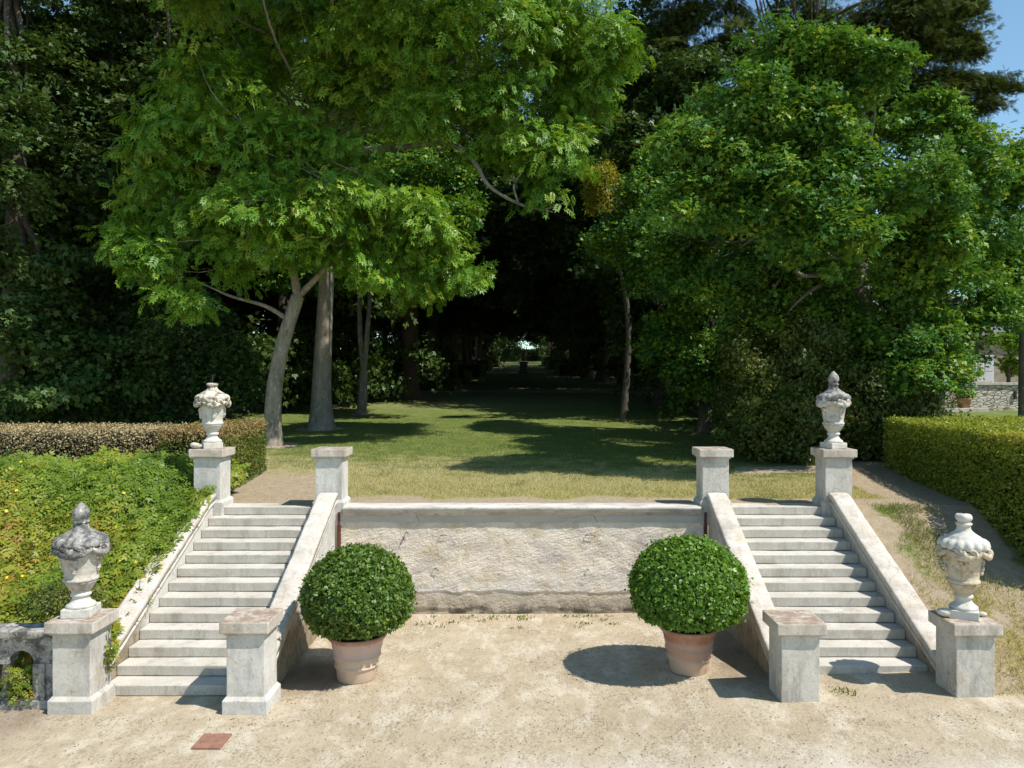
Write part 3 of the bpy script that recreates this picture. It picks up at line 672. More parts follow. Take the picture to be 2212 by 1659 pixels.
# ------------------------------------------------------------------ balustrade at the left edge
t = thing('balustrade', 'weathered grey stone balustrade with arched openings below the flowering bank', 'balustrade', (-6.64, 10.95, .02))
bm = bmesh.new(); box(bm, -5.2, -.02, -.19, .21, .98, 1.1, .035, 3); chip(bm, .012, 4, 8, 2); from_bm('rail', bm, MAT['old_stone'], t)
bm = bmesh.new(); box(bm, -5.2, -.02, -.13, .15, .86, .982, .01); chip(bm, .008, 4, 8, 6); from_bm('frieze', bm, MAT['old_stone'], t)
bm = bmesh.new(); box(bm, -5.2, -.02, -.17, .19, -.25, .1, .02); chip(bm, .012, 4, 8, 3); from_bm('base_course', bm, MAT['old_stone'], t)
bm = bmesh.new(); box(bm, -.34, -.02, -.11, .14, .1, .86, .01); chip(bm, .008, 4, 4, 9); 
box(bm, -.33, -.16, -.15, .1, .1, .62, .012); from_bm('end_pilaster', bm, MAT['old_stone'], t)
OP, BW = .36, .17
for k in range(9):
    x1 = -.34-(OP+BW)*k; x0 = x1-OP
    # arch head over the opening
    bm = bmesh.new(); th = np.linspace(0, np.pi, 13); r = OP/2
    pts = [(x0, .86), (x1, .86)]+[((x0+x1)/2+r*math.cos(a), .62+r*.95*math.sin(a)) for a in th]
    a_ = [bm.verts.new((px, -.1, pz)) for px, pz in pts]; b_ = [bm.verts.new((px, .12, pz)) for px, pz in pts]
    top = a_[:2]; arc = a_[2:]
    for q in range(len(arc)-1):
        bm.faces.new((arc[q], arc[q+1], b_[3+q], b_[2+q]))
    m_ = 6
    fa = [a_[1]]+arc[:m_+1]; 
    for lst, fl in ((a_, 1), (b_, 0)):
        arc_ = lst[2:]; mid = bm.verts.new(((x0+x1)/2, lst[0].co.y, .86))
        for q in range(m_): bm.faces.new((lst[1], arc_[q], arc_[q+1]))
        bm.faces.new((lst[1], arc_[m_], mid)); bm.faces.new((mid, arc_[m_], lst[0]))
        for q in range(m_, len(arc_)-1): bm.faces.new((lst[0], arc_[q], arc_[q+1]))
    bmesh.ops.recalc_face_normals(bm, faces=bm.faces)
    from_bm('arch', bm, MAT['old_stone'], t)
    xc = x0-BW/2
    bm = bmesh.new(); box(bm, xc-BW/2, xc+BW/2, -.11, .13, .66, .86, .006); box(bm, xc-.095, xc+.095, -.13, .13, .6, .662, .012); from_bm('capital', bm, MAT['old_stone'], t)
    V, F = lathe([(.05, .1), (.085, .1), (.09, .15), (.07, .18), (.075, .3), (.085, .36), (.06, .55), (.075, .58), (.075, .61)], 20, None, xc, .01); link('baluster', np_mesh('baluster', V, F), MAT['old_stone'], t, smooth=True)

# ------------------------------------------------------------------ potted topiary
def potted(x, y, z, mpot, mleaf, label, n, rad, seed, lean, lf):
    t = thing('potted_bush', label, 'potted bush', (x, y, z), .3*seed, 'clipped round bushes in terracotta pots')
    prof = [(.05, .0), (.285, 0), (.295, .02), (.315, .17), (.325, .2), (.345, .215), (.345, .235), (.33, .25), (.345, .33), (.36, .345), (.375, .365), (.37, .385), (.362, .395), (.385, .5), (.405, .59), (.415, .625),
            (.44, .64), (.455, .66), (.46, .69), (.45, .705), (.42, .705), (.405, .68), (.4, .6), (.3, .58)]
    V, F = lathe(prof, 64); V[:, 0] += V[:, 2]*lean; V = rough_pts(V, .004, 4, seed); link('pot', np_mesh('pot', V, F), mpot, t, smooth=True)
    V, F = lathe([(.005, .645), (.2, .65), (.405, .64)], 32); V[:, 0] += V[:, 2]*lean; link('soil', np_mesh('soil', rough_pts(V, .02, 8, seed), F), MAT['soil'], t)
    V, F = tube_np([(.02, 0, .6), (.03, .02, .9), (.02, 0, 1.2)], [.05, .045, .03], 8, 3); link('stem', np_mesh('stem', V, F), MAT['bark_dark'], t)
    g = np.random.default_rng(seed); d = nrm(g.normal(size=(n, 3)))
    bump = .09*(fbm(d[:, 0]*2.4+5*seed, d[:, 1]*2.4, d[:, 2]*2.4, 3)-.5)
    fr = np.where(g.random(n) < .62, 1-.1*g.random(n), .7+.22*g.random(n)); fr = np.where(g.random(n) < .012, 1.02+.06*g.random(n), fr)
    P = d*np.array(rad)*(fr+bump)[:, None]; P += np.array([lean*.9, 0, .56+rad[2]*.93])
    fl_ = .79+.05*g.random(n)+.1*np.hypot(P[:, 0], P[:, 1]); P[:, 2] = np.where(P[:, 2] < fl_, fl_-.25*np.minimum(.25, fl_-P[:, 2]), P[:, 2])
    nr = nrm(d*.9+np.array([0, 0, .35])+.75*g.normal(size=(n, 3))); tp = nrm(d*.7+np.array([0, 0, .3])+.8*g.normal(size=(n, 3)))
    rn = np.clip(g.random(n)*.75+.25*fbm(d[:, 0]*4, d[:, 1]*4, d[:, 2]*4)+(.16*(d[:, 2] < -.2)*g.random(n) if seed == 1 else 0), 0, 1)
    V, F, r = leaves(P, nr, tp, lf*(.6+.75*g.random(n)), T_PAIR, rn)
    # twiggy heart of the bush
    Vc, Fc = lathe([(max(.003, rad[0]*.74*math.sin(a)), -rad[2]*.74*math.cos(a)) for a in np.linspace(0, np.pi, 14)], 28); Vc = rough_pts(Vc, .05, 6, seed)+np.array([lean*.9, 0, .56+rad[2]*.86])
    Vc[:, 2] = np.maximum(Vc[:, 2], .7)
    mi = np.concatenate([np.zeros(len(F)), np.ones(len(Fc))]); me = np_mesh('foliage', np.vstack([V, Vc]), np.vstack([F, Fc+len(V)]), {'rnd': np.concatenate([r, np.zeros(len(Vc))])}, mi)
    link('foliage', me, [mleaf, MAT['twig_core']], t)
    return t
potted(-2.61, 11.95, court_z(-2.61, 11.95), MAT['terracotta_pale'], MAT['box_dark'], 'dark green clipped round bush in a pale bloomed terracotta pot near the left stair', 24000, (.86, .86, .775), 1, .03, .06)
potted(2.63, 11.95, court_z(2.63, 11.95), MAT['terracotta_red'], MAT['box_bright'], 'bright green clipped round bush in a redder terracotta pot near the right stair', 24000, (.9, .9, .79), 2, -.02, .06)

# ------------------------------------------------------------------ small things on the court
bm = bmesh.new(); box(bm, -.185, .185, -.2, .2, 0, .022, .004)
o = from_bm('ground_plate', bm, MAT['rust'], None); o.location = (-4.0, 9.79, court_z(-4.0, 9.79)+.004); tag(o, 'square rusty red metal plate lying flat in the gravel', 'metal plate')
g = np.random.default_rng(5)
n = 24000; X = g.uniform(-9, 9, n); Y = 8.8+6.3*g.random(n)**1.1; m = vnoise(X*1.3, Y*2.2, 3) > .38+.25*g.random(n); m &= ~((np.abs(X) > 3.6) & (np.abs(X) < 6.6) & (Y > 10.5)); m &= (X > -6.6) | (Y < 10.6); m &= (X < 6.4) | (Y < 10.2)
k = g.random(n) < .0
X, Y = X[m], Y[m]; n = len(X); P = np.stack([X, Y, court_z(X, Y)+.006], 1)
V, F, r = leaves(P, nrm(np.array([0, 0, 1.])+.35*g.normal(size=(n, 3))), nrm(g.normal(size=(n, 3))*np.array([1, 1, .1])), .01+.026*g.random(n)**3, T_LEAF, g.random(n))
tag(link('leaf_litter', np_mesh('leaf_litter', V, F, {'rnd': r}), MAT['litter']), 'dry leaf bits and twigs scattered over the pale gravel', 'leaf litter', None, 'stuff')
def weed_patch(cx, cy, nn, sx, sy, zf): 
    X = cx+sx*g.normal(size=nn); Y = cy+sy*g.normal(size=nn); return np.stack([X, Y, zf(X, Y)], 1)
W = [weed_patch(g.uniform(-2.2, 2.2), 15.05-.9*g.random()**2, 14, .07, .05, court_z) for _ in range(26)]
W += [weed_patch(4.6, 10.9, 60, .12, .1, court_z), weed_patch(3.0, 12.6, 20, .1, .1, court_z)]
P = np.vstack(W); P[:, 1] = np.minimum(P[:, 1], 15.08); n = len(P)
V, F, r = leaves(P, nrm(g.normal(size=(n, 3))*np.array([1, 1, .3])), nrm(np.array([0, 0, 1.])+.55*g.normal(size=(n, 3))), .025+.04*g.random(n), T_LEAF, .1+.6*g.random(n))
tag(link('weeds', np_mesh('weeds', V, F, {'rnd': r}), MAT['grass']), 'small green weeds sprouting from the gravel near the wall foot', 'weeds', None, 'stuff')

# ------------------------------------------------------------------ grass
n = 400000; u = g.random(n); Y = 1/(1/15.9-u*(1/15.9-1/36)); X = g.uniform(-.62, .62, n)*Y*1.0
di, dr = masks(X, Y); wob = (fbm(X*2.2, Y*2.2, 6, 4)-.5)
dens = 1-sstep(.3, .62, di+(fbm(X*3, Y*3, 4, 3)-.5)*.9); patch = dr+wob*1.5
m = (g.random(n) < dens*.95+.02) & ((np.abs(np.abs(X)-XI) > .4) | (Y > 15.9)) & (Y > 15.75) & ~((X < -6.2) & (Y < 20.8)) & ~((X > 9.8) & (Y < 21)) & ~((X > 6) & (Y > 21.0))
X, Y, patch = X[m], Y[m], patch[m]; n = len(X); P = np.stack([X, Y, terrace_z(X, Y)-.005], 1)
V, F, r = leaves(P, nrm(g.normal(size=(n, 3))*np.array([1, 1, .25])), nrm(np.array([0, 0, .9])+.5*g.normal(size=(n, 3))), .035+.06*g.random(n)**1.5, (T_BLADE[0]*np.array([1, .14, 1]), T_BLADE[1]), np.clip(.12+.62*sstep(.15, .95, patch)+.22*g.normal(size=n), 0, 1))
V1 = [(V, F, r)]
n = 60000; X = 6.6+2.6*g.random(n); Y = g.uniform(9.7, 15.5, n); wob = fbm(X*1.3, Y*1.3, 7)-.5
m = (g.random(n) < .75*sstep(6.95, 7.35, X+wob)*(1-sstep(7.8, 8.3, X+wob-.16*(Y-15)))*sstep(.28, .42, fbm(X*1.5, Y*1.5, 15)) + .5*(1-sstep(12.2, 13.6, Y+2*wob))*sstep(.3, .5, fbm(X*2, Y*2, 5))*sstep(9.8, 10.6, Y))
X, Y = X[m], Y[m]; n = len(X); P = np.stack([X, Y, rbank_z(X, Y)-.005], 1)
V, F, r = leaves(P, nrm(g.normal(size=(n, 3))*np.array([1, 1, .25])), nrm(np.array([0, -.2, .8])+.55*g.normal(size=(n, 3))), .05+.09*g.random(n)**2, (T_BLADE[0]*np.array([1, .12, 1]), T_BLADE[1]), np.clip(.25+.55*(1-sstep(11.5, 14.5, Y))+.25*g.normal(size=n), 0, 1))
V1.append((V, F, r))
n = 9000; X = -8.2+1.35*g.random(n)**1.0; Y = 8.4+1.5*g.random(n); m = ((X+8.2)/1.35+((Y-9.1)/.75)**2+.7*(fbm(X*3, Y*3)-.5)) < .9; X, Y = X[m], Y[m]; n = len(X)
X = np.concatenate([X, X]); Y = np.concatenate([Y, Y+.01]); n = len(X)
V, F, r = leaves(np.stack([X, Y, court_z(X, Y)], 1), nrm(g.normal(size=(n, 3))*np.array([1, 1, .25])), nrm(np.array([0, 0, .8])+.6*g.normal(size=(n, 3))), .025+.04*g.random(n), (T_BLADE[0]*np.array([1, .16, 1]), T_BLADE[1]), np.clip(.3+.25*g.normal(size=n), 0, 1))
V1.append((V, F, r))
for (V, F, r), lb in zip(V1, ('short lawn grass, dry and yellow near the wall, greener behind', 'rough grass tufts on the sunny bank beside the right stair', 'small patch of dry grass at the gravel edge, lower left')):
    tag(link('grass', np_mesh('grass', V, F, {'rnd': r}), MAT['grass']), lb, 'grass', None, 'stuff')

# ------------------------------------------------------------------ hedges
def clipped(name, label, cat, quad, z0f, ztop, n, lf, mleaf, seed, rag=.05, brown=None, group=None, T=T_LEAF, topn=.3, base_in=.0, sh=.16):
    """clipped hedge over a convex quad (corners counter-clockwise in plan)"""
    t = thing(name, label, cat, (0, 0, 0), 0, group)
    g = np.random.default_rng(seed); Q = np.array(quad, float); c = Q.mean(0); e = np.roll(Q, -1, 0)-Q; Ls = np.linalg.norm(e, axis=1)
    hmean = ztop-z0f(c[0], c[1]); area_s = Ls*hmean
    nt = int(n*topn); ns = n-nt; k = g.choice(4, ns, p=area_s/area_s.sum()); s = g.random(ns)
    xy = Q[k]+e[k]*s[:, None]; zb = z0f(xy[:, 0], xy[:, 1])
    zt_ = ztop(xy[:, 0], xy[:, 1]) if callable(ztop) else ztop
    f = g.random(ns)**.9; z = zb+(zt_-zb)*f
    no = np.stack([e[k][:, 1], -e[k][:, 0]], 1)/Ls[k][:, None]
    und = (fbm(xy[:, 0]*1.3+xy[:, 1]*.7, z*1.5, seed, 3)-.5)*2*rag*1.6
    inn = np.where(g.random(ns) < .7, .04*g.random(ns), .22*g.random(ns))
    out_ = und-inn-base_in*(1-f)**2
    P = np.stack([xy[:, 0]+no[:, 0]*out_, xy[:, 1]+no[:, 1]*out_, z], 1); D = np.stack([no[:, 0], no[:, 1], np.zeros(ns)], 1)
    a, b = g.random(nt), g.random(nt); xy2 = (Q[0]*(1-a)[:, None]+Q[1]*a[:, None])*(1-b)[:, None]+(Q[3]*(1-a)[:, None]+Q[2]*a[:, None])*b[:, None]
    zt2 = ztop+(fbm(xy2[:, 0]*1.4, xy2[:, 1]*1.4, seed, 3)-.5)*2*rag+.03*g.normal(size=nt)
    P = np.vstack([P, np.column_stack([xy2, zt2])]); D = np.vstack([D, np.tile([0, 0, 1.], (nt, 1))])
    nn = len(P); nr = nrm(D*.8+np.array([0, 0, .35])+.7*g.normal(size=(nn, 3))); tp = nrm(D*.5+.8*g.normal(size=(nn, 3)))
    rn = .55*g.random(nn)+.45*fbm(P[:, 0]*1.7+P[:, 1], P[:, 2]*2.2, seed+P[:, 1]*.3, 3)
    if brown is not None: rn = rn+brown(P)
    V, F, r = leaves(P, nr, tp, lf*(.65+.7*g.random(nn)), T, np.clip(rn, 0, 1))
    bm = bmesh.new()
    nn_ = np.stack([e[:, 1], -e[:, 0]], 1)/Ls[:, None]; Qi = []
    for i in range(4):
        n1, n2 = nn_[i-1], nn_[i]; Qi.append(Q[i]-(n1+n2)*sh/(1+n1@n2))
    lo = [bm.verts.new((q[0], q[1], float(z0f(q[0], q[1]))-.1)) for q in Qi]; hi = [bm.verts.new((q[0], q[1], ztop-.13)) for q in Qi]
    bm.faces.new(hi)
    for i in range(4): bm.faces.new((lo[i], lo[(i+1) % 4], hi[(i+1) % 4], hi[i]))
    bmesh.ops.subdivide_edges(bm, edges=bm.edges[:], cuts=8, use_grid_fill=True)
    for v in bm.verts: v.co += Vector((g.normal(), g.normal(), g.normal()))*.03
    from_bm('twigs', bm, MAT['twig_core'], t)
    link('foliage', np_mesh('foliage', V, F, {'rnd': r}), mleaf, t); return t
tz = lambda x, y: terrace_z(x, y)
gz0 = lambda x, y: float(terrace_z(np.array(x), np.array(y)))
clipped('clipped_hedge', 'long low hedge scorched brown on top, behind the flowering bank', 'hedge', [(-24, 17.1), (-7.9, 17.1), (-7.9, 19.6), (-24, 19.6)], tz, 3.56, 90000, .055, MAT['dry_leaf'], 21, .05, lambda P: .22*sstep(3.1, 3.5, P[:, 2])+.12-.34*(fbm(P[:, 0]*.6, P[:, 2]*.8, 3) > .57), topn=.25)
clipped('clipped_hedge', 'green hedge end with pinkish brown top beside the sandy path', 'hedge', [(-7.9, 16.45), (-6.5, 16.45), (-6.95, 20.6), (-7.9, 20.6)], tz, 3.62, 26000, .055, MAT['mixed_leaf'], 22, .05, lambda P: .5*sstep(3.2, 3.55, P[:, 2])-.1, topn=.15)
def rz_(x, y): return np.where(np.asarray(y) < 15.5, rbank_z(x, y), terrace_z(x, np.maximum(y, 15.5)))
clipped('clipped_hedge', 'broad sunlit green hedge running down the right bank', 'hedge', [(8.75, 12.5), (16.5, 12.5), (16.5, 21.2), (10.1, 21.2)], rz_, 3.66, 105000, .075, MAT['hedge_leaf'], 23, .06, lambda P: .22*sstep(3.45, 3.62, P[:, 2])-.05, topn=.34)
t = clipped('clipped_hedge_wall', 'tall dark clipped green wall under the right maples', 'hedge', [(6.9, 21.6), (12.7, 23.0), (13.9, 27.5), (7.6, 28)], tz, 5.2, 30000, .085, MAT['ivy_leaf'], 24, .2, None, topn=.1, T=T_PAIR, base_in=.2, sh=.6)
g = np.random.default_rng(55); LW = []
for x_ in np.arange(6.9, 12.9, .85):
    for z_ in (.55, 1.5, 2.45, 3.3):
        yy_ = 21.9+.25*(x_-6.9)+.35*g.normal()*.6; LW.append((x_+.2*g.normal(), yy_+.35*(z_/3.3)**2, gz0(x_, yy_)+z_+.15*g.normal(), .75, .7, .75))
for y_ in np.arange(22.6, 28, .9):
    for z_ in (.6, 1.6, 2.6, 3.4): LW.append((7.2+.12*(y_-22)+.2*g.normal(), y_, gz0(7, y_)+z_, .7, .75, .75))
V, F, r, _ = crown(LW, 1500, 60, .095, .36, T_PAIR, 56, up=.35, outw=.8, flat=.8, shell=.35, low=1, frag=0, droop=.2)
V[:, 2] = np.maximum(V[:, 2], terrace_z(V[:, 0], V[:, 1])+.02)
r = np.clip(.75*r+.25*(fbm(V[:, 0]*.9, V[:, 2]*1.1, 2) > .62)-.03, 0, 1)
link('ivy', np_mesh('ivy', V, F, {'rnd': r}), MAT['ivy_leaf'], t)

# ------------------------------------------------------------------ flowering ground cover on the left bank
g = np.random.default_rng(12); n = 46000
X = -6.35-8.5*g.random(n)**1.15; Y = 11.25+5.9*g.random(n)
tt = (Y-11.2)/5.9; hz = .3+.5*sstep(.0, .75, tt)*(1-.5*sstep(-7.4, -6.4, X))+.34*(fbm(X*.9, Y*.9, 3, 3)-.5)*2+.16*(fbm(X*3.4, Y*3.4, 8, 2)-.5)*2
base = np.where(Y < 15.5, lbank_z(X, Y), terrace_z(X, np.maximum(Y, 15.5)))
hz = np.maximum(hz, .1); hz *= np.where(Y < 11.7, .9, 1)
Z = base+hz*(1-.35*g.random(n)**2)
gx = (fbm(X*.9+.9*.15, Y*.9, 3, 3)-fbm(X*.9, Y*.9, 3, 3))/.15; nb = nrm(np.stack([-gx*.9, -.5*np.ones(n), .85*np.ones(n)], 1))
nr = nrm(nb+.42*g.normal(size=(n, 3))); tp = nrm(np.array([.35, -.7, -.15])+.75*g.normal(size=(n, 3)))
br = fbm(X*.8, Y*.8, 5, 3); rn = np.clip(.12+.45*g.random(n)+.55*(br-.45)*2.0+.1*sstep(.5, .15, tt), 0, 1)
P = np.stack([X, Y, Z], 1); V, F, r = leaves(P, nr, tp, .17*(.65+.7*g.random(n)), T_HYP, rn)
nf = 90; k = g.choice(n, nf, replace=False); PF = P[k]+np.array([0, -.02, .07])
ang = np.linspace(0, 2*np.pi, 6)[:5]
PF5 = np.repeat(PF, 5, 0); a5 = np.tile(ang, nf); fn_ = nrm(np.repeat(nrm(np.array([.2, -.6, .7])+.3*g.normal(size=(nf, 3))), 5, 0)); e1 = nrm(np.cross(fn_, np.array([0, 0, 1.]))); e2 = np.cross(fn_, e1)
V2, F2, r2 = leaves(PF5, fn_, e1*np.cos(a5)[:, None]+e2*np.sin(a5)[:, None], np.full(nf*5, .036), (T_LEAF[0]*np.array([1, 1.5, 1]), T_LEAF[1]), g.random(nf*5))
mi = np.concatenate([np.zeros(len(F)), np.ones(len(F2))])
me = np_mesh('ground_cover', np.vstack([V, V2]), np.vstack([F, F2+len(V)]), {'rnd': np.concatenate([r, r2])}, mi)
tag(link('ground_cover', me, [MAT['hyper_leaf'], MAT['flower']]), 'yellow flowering green ground cover spread over the left bank', 'ground cover', None, 'stuff')
def small_plant(name, label, P0, rad, n, lf, m, seed, T=T_LEAF, parent=None):
    g = np.random.default_rng(seed); d = nrm(g.normal(size=(n, 3))); P = np.array(P0)+d*np.array(rad)*(g.random((n, 1))**.4)
    nr = nrm(d*.5+np.array([0, -.2, .7])+.6*g.normal(size=(n, 3))); V, F, r = leaves(P, nr, nrm(d+.6*g.normal(size=(n, 3))), lf*(.7+.6*g.random(n)), T, g.random(n))
    o = link(name, np_mesh(name, V, F, {'rnd': r}), m, parent)
    if label: tag(o, label, 'plant')
    return o
small_plant('bank_shrub', 'dark fine-leaved shrub crouching behind the blackened urn', (-7.35, 12.2, 1.05), (.7, .5, .42), 6000, .045, MAT['ivy_leaf'], 3)
small_plant('trailing_plant', 'leafy sprig with yellow flower hanging between pier and stair', (-5.98, 11.05, .72), (.06, .08, .3), 110, .08, MAT['hyper_leaf'], 4)
small_plant('trailing_plant', 'leafy green stems pushing out through the balustrade arch', (-7.15, 10.85, .35), (.24, .18, .28), 260, .09, MAT['hyper_leaf'], 6, T_HYP)

# ------------------------------------------------------------------ trees
def tree(name, label, base, trunk_pts, trunk_r, barkm, cr, leafm, group=None, limbs=None, extra=None, flare=.5, seed=0):
    t = thing(name, label, 'tree', tuple(base), 0, group); b = np.array(base)
    parts = [tube_np(p, r, 14, 6, .02, seed+k, flare if k == 0 else None) for k, (p, r) in enumerate(zip(trunk_pts, trunk_r))]
    V, F = join(parts); tr = link('trunk', np_mesh('trunk', V-b, F), barkm, t, smooth=True)
    if limbs: V, F = join(limbs); link('limbs', np_mesh('limbs', V-b, F), barkm, t, smooth=True)
    V, F, r = cr[:3]; link('crown', np_mesh('crown', V-b, F, {'rnd': r}), leafm, t); return t
def gz(x, y): return float(terrace_z(np.array(x), np.array(y)))

# straight ash
L = lob([(540, 60, 30, 110, 110), (700, 20, 29, 170, 130), (880, 90, 26.5, 180, 110), (1050, 50, 27, 170, 120), (1240, 70, 28, 130, 110), (1290, 140, 28, 75, 80), (1110, 200, 27, 110, 70), (960, 220, 26, 110, 70),
         (800, 190, 27.5, 120, 90), (1160, 300, 27, 95, 40), (1195, 365, 27, 70, 70), (1060, 345, 27.5, 80, 35), (1240, 190, 28, 50, 40),
         (560, 190, 28, 100, 70), (700, -190, 22.5, 210, 110), (880, -210, 23, 170, 110), (500, -170, 23, 180, 100), (620, -330, 25, 260, 130), (850, -380, 27, 260, 130), (400, -60, 24.5, 110, 70), (1010, -230, 22.5, 150, 110), (780, -120, 22.0, 130, 45), (640, -130, 22.3, 120, 45), (900, -130, 21.8, 110, 40), (760, -260, 22.0, 160, 60), (560, -240, 22.5, 150, 60), (1180, 420, 27, 45, 35)])  # out-of-view lobes overhead are added to shade the leaning ash and left sycamores
ca = crown(L, 2250, 18, .38, .7, T_ASH, 101, droop=.5, flat=.5, up=.6, shell=.6, rnd_n=.4)
b0 = (-8.33, 31.4, gz(-8.33, 31.4))
P = [np.array(b0)-[0, 0, .2], at(696, 800, 31.4), at(705, 600, 31.4), at(712, 300, 31.2), at(708, 120, 31), at(725, -150, 30.5)]
st = [P[3], P[4], P[5]]
lm = limbs_to(ca[3], st, .09, 50, 3, .02)
lm.append(tube_np([at(712, 330, 31.2), at(850, 320, 29), at(960, 310, 27.6), at(1020, 345, 27), at(1055, 400, 27), at(1120, 440, 27), at(1195, 458, 27)], [.15, .12, .1, .085, .07, .055, .02], 9, 5, .03))
lm.append(tube_np([at(1120, 440, 27), at(1110, 400, 27), at(1130, 370, 27)], [.05, .04, .02], 6, 4)); lm.append(tube_np([at(1180, 452, 27), at(1215, 440, 27), at(1235, 442, 27)], [.035, .025, .012], 6, 4))
lm.append(tube_np([at(710, 230, 31), at(800, 170, 29), at(980, 120, 27), at(1200, 90, 28)], [.26, .2, .14, .05], 9, 5, .03))
tree('ash_tree', 'straight pale ash trunk under the bright crown that overhangs the lawn', b0, [P], [[.46, .37, .3, .25, .2, .12]], MAT['bark_ash'], ca, MAT['ash_leaf'], 'ash trees at the left of the lawn', lm, seed=1)
# leaning ash
L = lob([(450, 200, 26, 90, 90), (370, 320, 25, 110, 60), (560, 310, 25, 110, 90), (480, 430, 24.5, 150, 80), (330, 400, 25, 60, 50), (360, 560, 24.5, 90, 50), (400, 650, 24, 30, 40), (440, 540, 24.5, 120, 50), (620, 470, 24, 130, 80), (760, 430, 24.5, 130, 80), (880, 480, 25.5, 90, 80),
         (950, 560, 26, 60, 60), (800, 570, 25.5, 110, 50), (650, 555, 25, 90, 45), (690, 330, 26, 90, 80), (880, 620, 26, 50, 40), (300, 490, 25, 40, 30)])
cb = crown(L, 880, 17, .35, .6, T_ASH, 102, droop=.5, flat=.5, low=.7, up=.6, shell=.6, rnd_n=.4)
b0 = (-8.53, 26, gz(-8.53, 26)); fk = at(643, 640, 26)
P = [np.array(b0)-[0, 0, .2], at(592, 850, 26), at(612, 740, 26), fk]
P2 = [fk, at(632, 560, 26), at(640, 430, 26), at(600, 300, 26)]; P3 = [fk, at(665, 620, 26), at(760, 520, 25.5), at(860, 470, 25.5)]
lm = limbs_to(cb[3], [P2[1], P2[2], P2[3], P3[2], P3[3]], .05, 36, 4, .03)
lm.append(tube_np([at(622, 690, 26), at(570, 660, 25.8), at(500, 640, 25), at(430, 610, 24.5)], [.09, .07, .05, .02], 7, 5, .02))
tree('ash_tree', 'leaning ash with a mossy trunk beside the end of the clipped hedge', b0, [P, P2, P3], [[.31, .265, .235, .22], [.16, .12, .09, .05], [.14, .11, .08, .04]], MAT['bark_ash'], cb, MAT['ash_leaf'], 'ash trees at the left of the lawn', lm, seed=5)
# forked sycamore behind them
L = lob([(880, 410, 37, 130, 60), (970, 500, 36, 80, 70), (930, 610, 35.5, 80, 55), (830, 330, 38, 130, 70), (760, 480, 39, 100, 110), (650, 560, 39, 110, 70), (1000, 400, 37, 70, 50), (860, 560, 38, 90, 60)])
cc = crown(L, 600, 42, .2, .8, T_MAPLE, 103, droop=.25, flat=.38)
b0 = (-8.2, 38.7, gz(-8.2, 38.7)); fk = at(786, 800, 38.7)
tree('sycamore_tree', 'slender forked sycamore standing behind the two ash trunks', b0, [[np.array(b0)-[0, 0, .2], fk], [fk, at(778, 720, 38.7), at(775, 560, 38.7)], [fk, at(795, 700, 38.5), at(805, 560, 38.5)]], [[.26, .2], [.15, .13, .1], [.14, .12, .08]], MAT['bark_grey'], cc, MAT['maple_leaf'], None, limbs_to(cc[3], [at(778, 600, 38.7), at(805, 600, 38.5)], .06, 14, 5), seed=9)

# dark sycamores on the left
def syc(label, base, L, n, per, seed, trunk, m, lf=.19, bark='bark_dark', group='dark trees at the left edge', T=T_MAPLE, cr=.85, fl=.4, up=.7):
    c = crown(L, n, per, lf, cr, T, seed, droop=.3, flat=fl, up=up)
    top = np.array(base)+np.array([0, 0, trunk[1]]); mid = np.array(base)+np.array([.3, 0, trunk[1]*.5])
    return tree('sycamore_tree', label, base, [[np.array(base)-[0, 0, .2], mid, top]], [[trunk[0], trunk[0]*.7, trunk[0]*.3]], MAT[bark], c, MAT[m], group, limbs_to(c[3], [mid, top, mid*.5+top*.5], trunk[0]*.3, 30, seed), seed=seed)
bD1 = (-18.6, 27.5, gz(-18.6, 27.5))
syc('dark sycamore at the far left edge, its layered boughs reaching the hedge', bD1, lob([(20, 130, 27, 100, 90), (-20, 300, 26, 110, 90), (40, 240, 26.5, 60, 60), (10, 440, 26, 90, 70), (60, 580, 26.5, 130, 70), (40, 720, 26.5, 130, 90), (90, 840, 26.5, 150, 90), (-150, 200, 28, 160, 200), (-150, 600, 28, 160, 200), (60, -80, 28, 200, 130), (-100, -250, 29, 250, 200)]), 1000, 60, 111, (.5, 17), 'sycamore_leaf')
bD2 = (-14.6, 31.5, gz(-14.6, 31.5))
syc('dark sycamore rising between the far left tree and the ash crown', bD2, lob([(200, 60, 31, 130, 90), (330, 30, 32, 120, 100), (190, 210, 30.5, 110, 70), (330, 180, 31.5, 110, 80), (180, 350, 30.5, 110, 70), (270, 440, 31, 100, 60), (200, 560, 30.5, 120, 60), (330, 590, 31, 120, 70), (240, 690, 30.5, 140, 60), (400, 700, 31, 110, 70), (250, -120, 32, 260, 150), (450, 60, 33, 110, 90), (450, 250, 33, 90, 100), (480, 460, 33, 110, 90)]), 1150, 60, 112, (.5, 18), 'sycamore_leaf')
bD3 = (-13.6, 29.2, gz(-13.6, 29.2))
syc('bushy shaded field maple reaching to the ground behind the brown hedge', bD3, lob([(250, 800, 29, 130, 90), (370, 780, 29.5, 110, 110), (160, 860, 28.5, 130, 60), (330, 880, 29, 160, 60), (470, 820, 29.5, 60, 100), (500, 760, 29.5, 35, 60), (505, 850, 29.2, 40, 50)]), 560, 62, 113, (.22, 4.5), 'sycamore_leaf', .14, cr=.65, fl=.6)

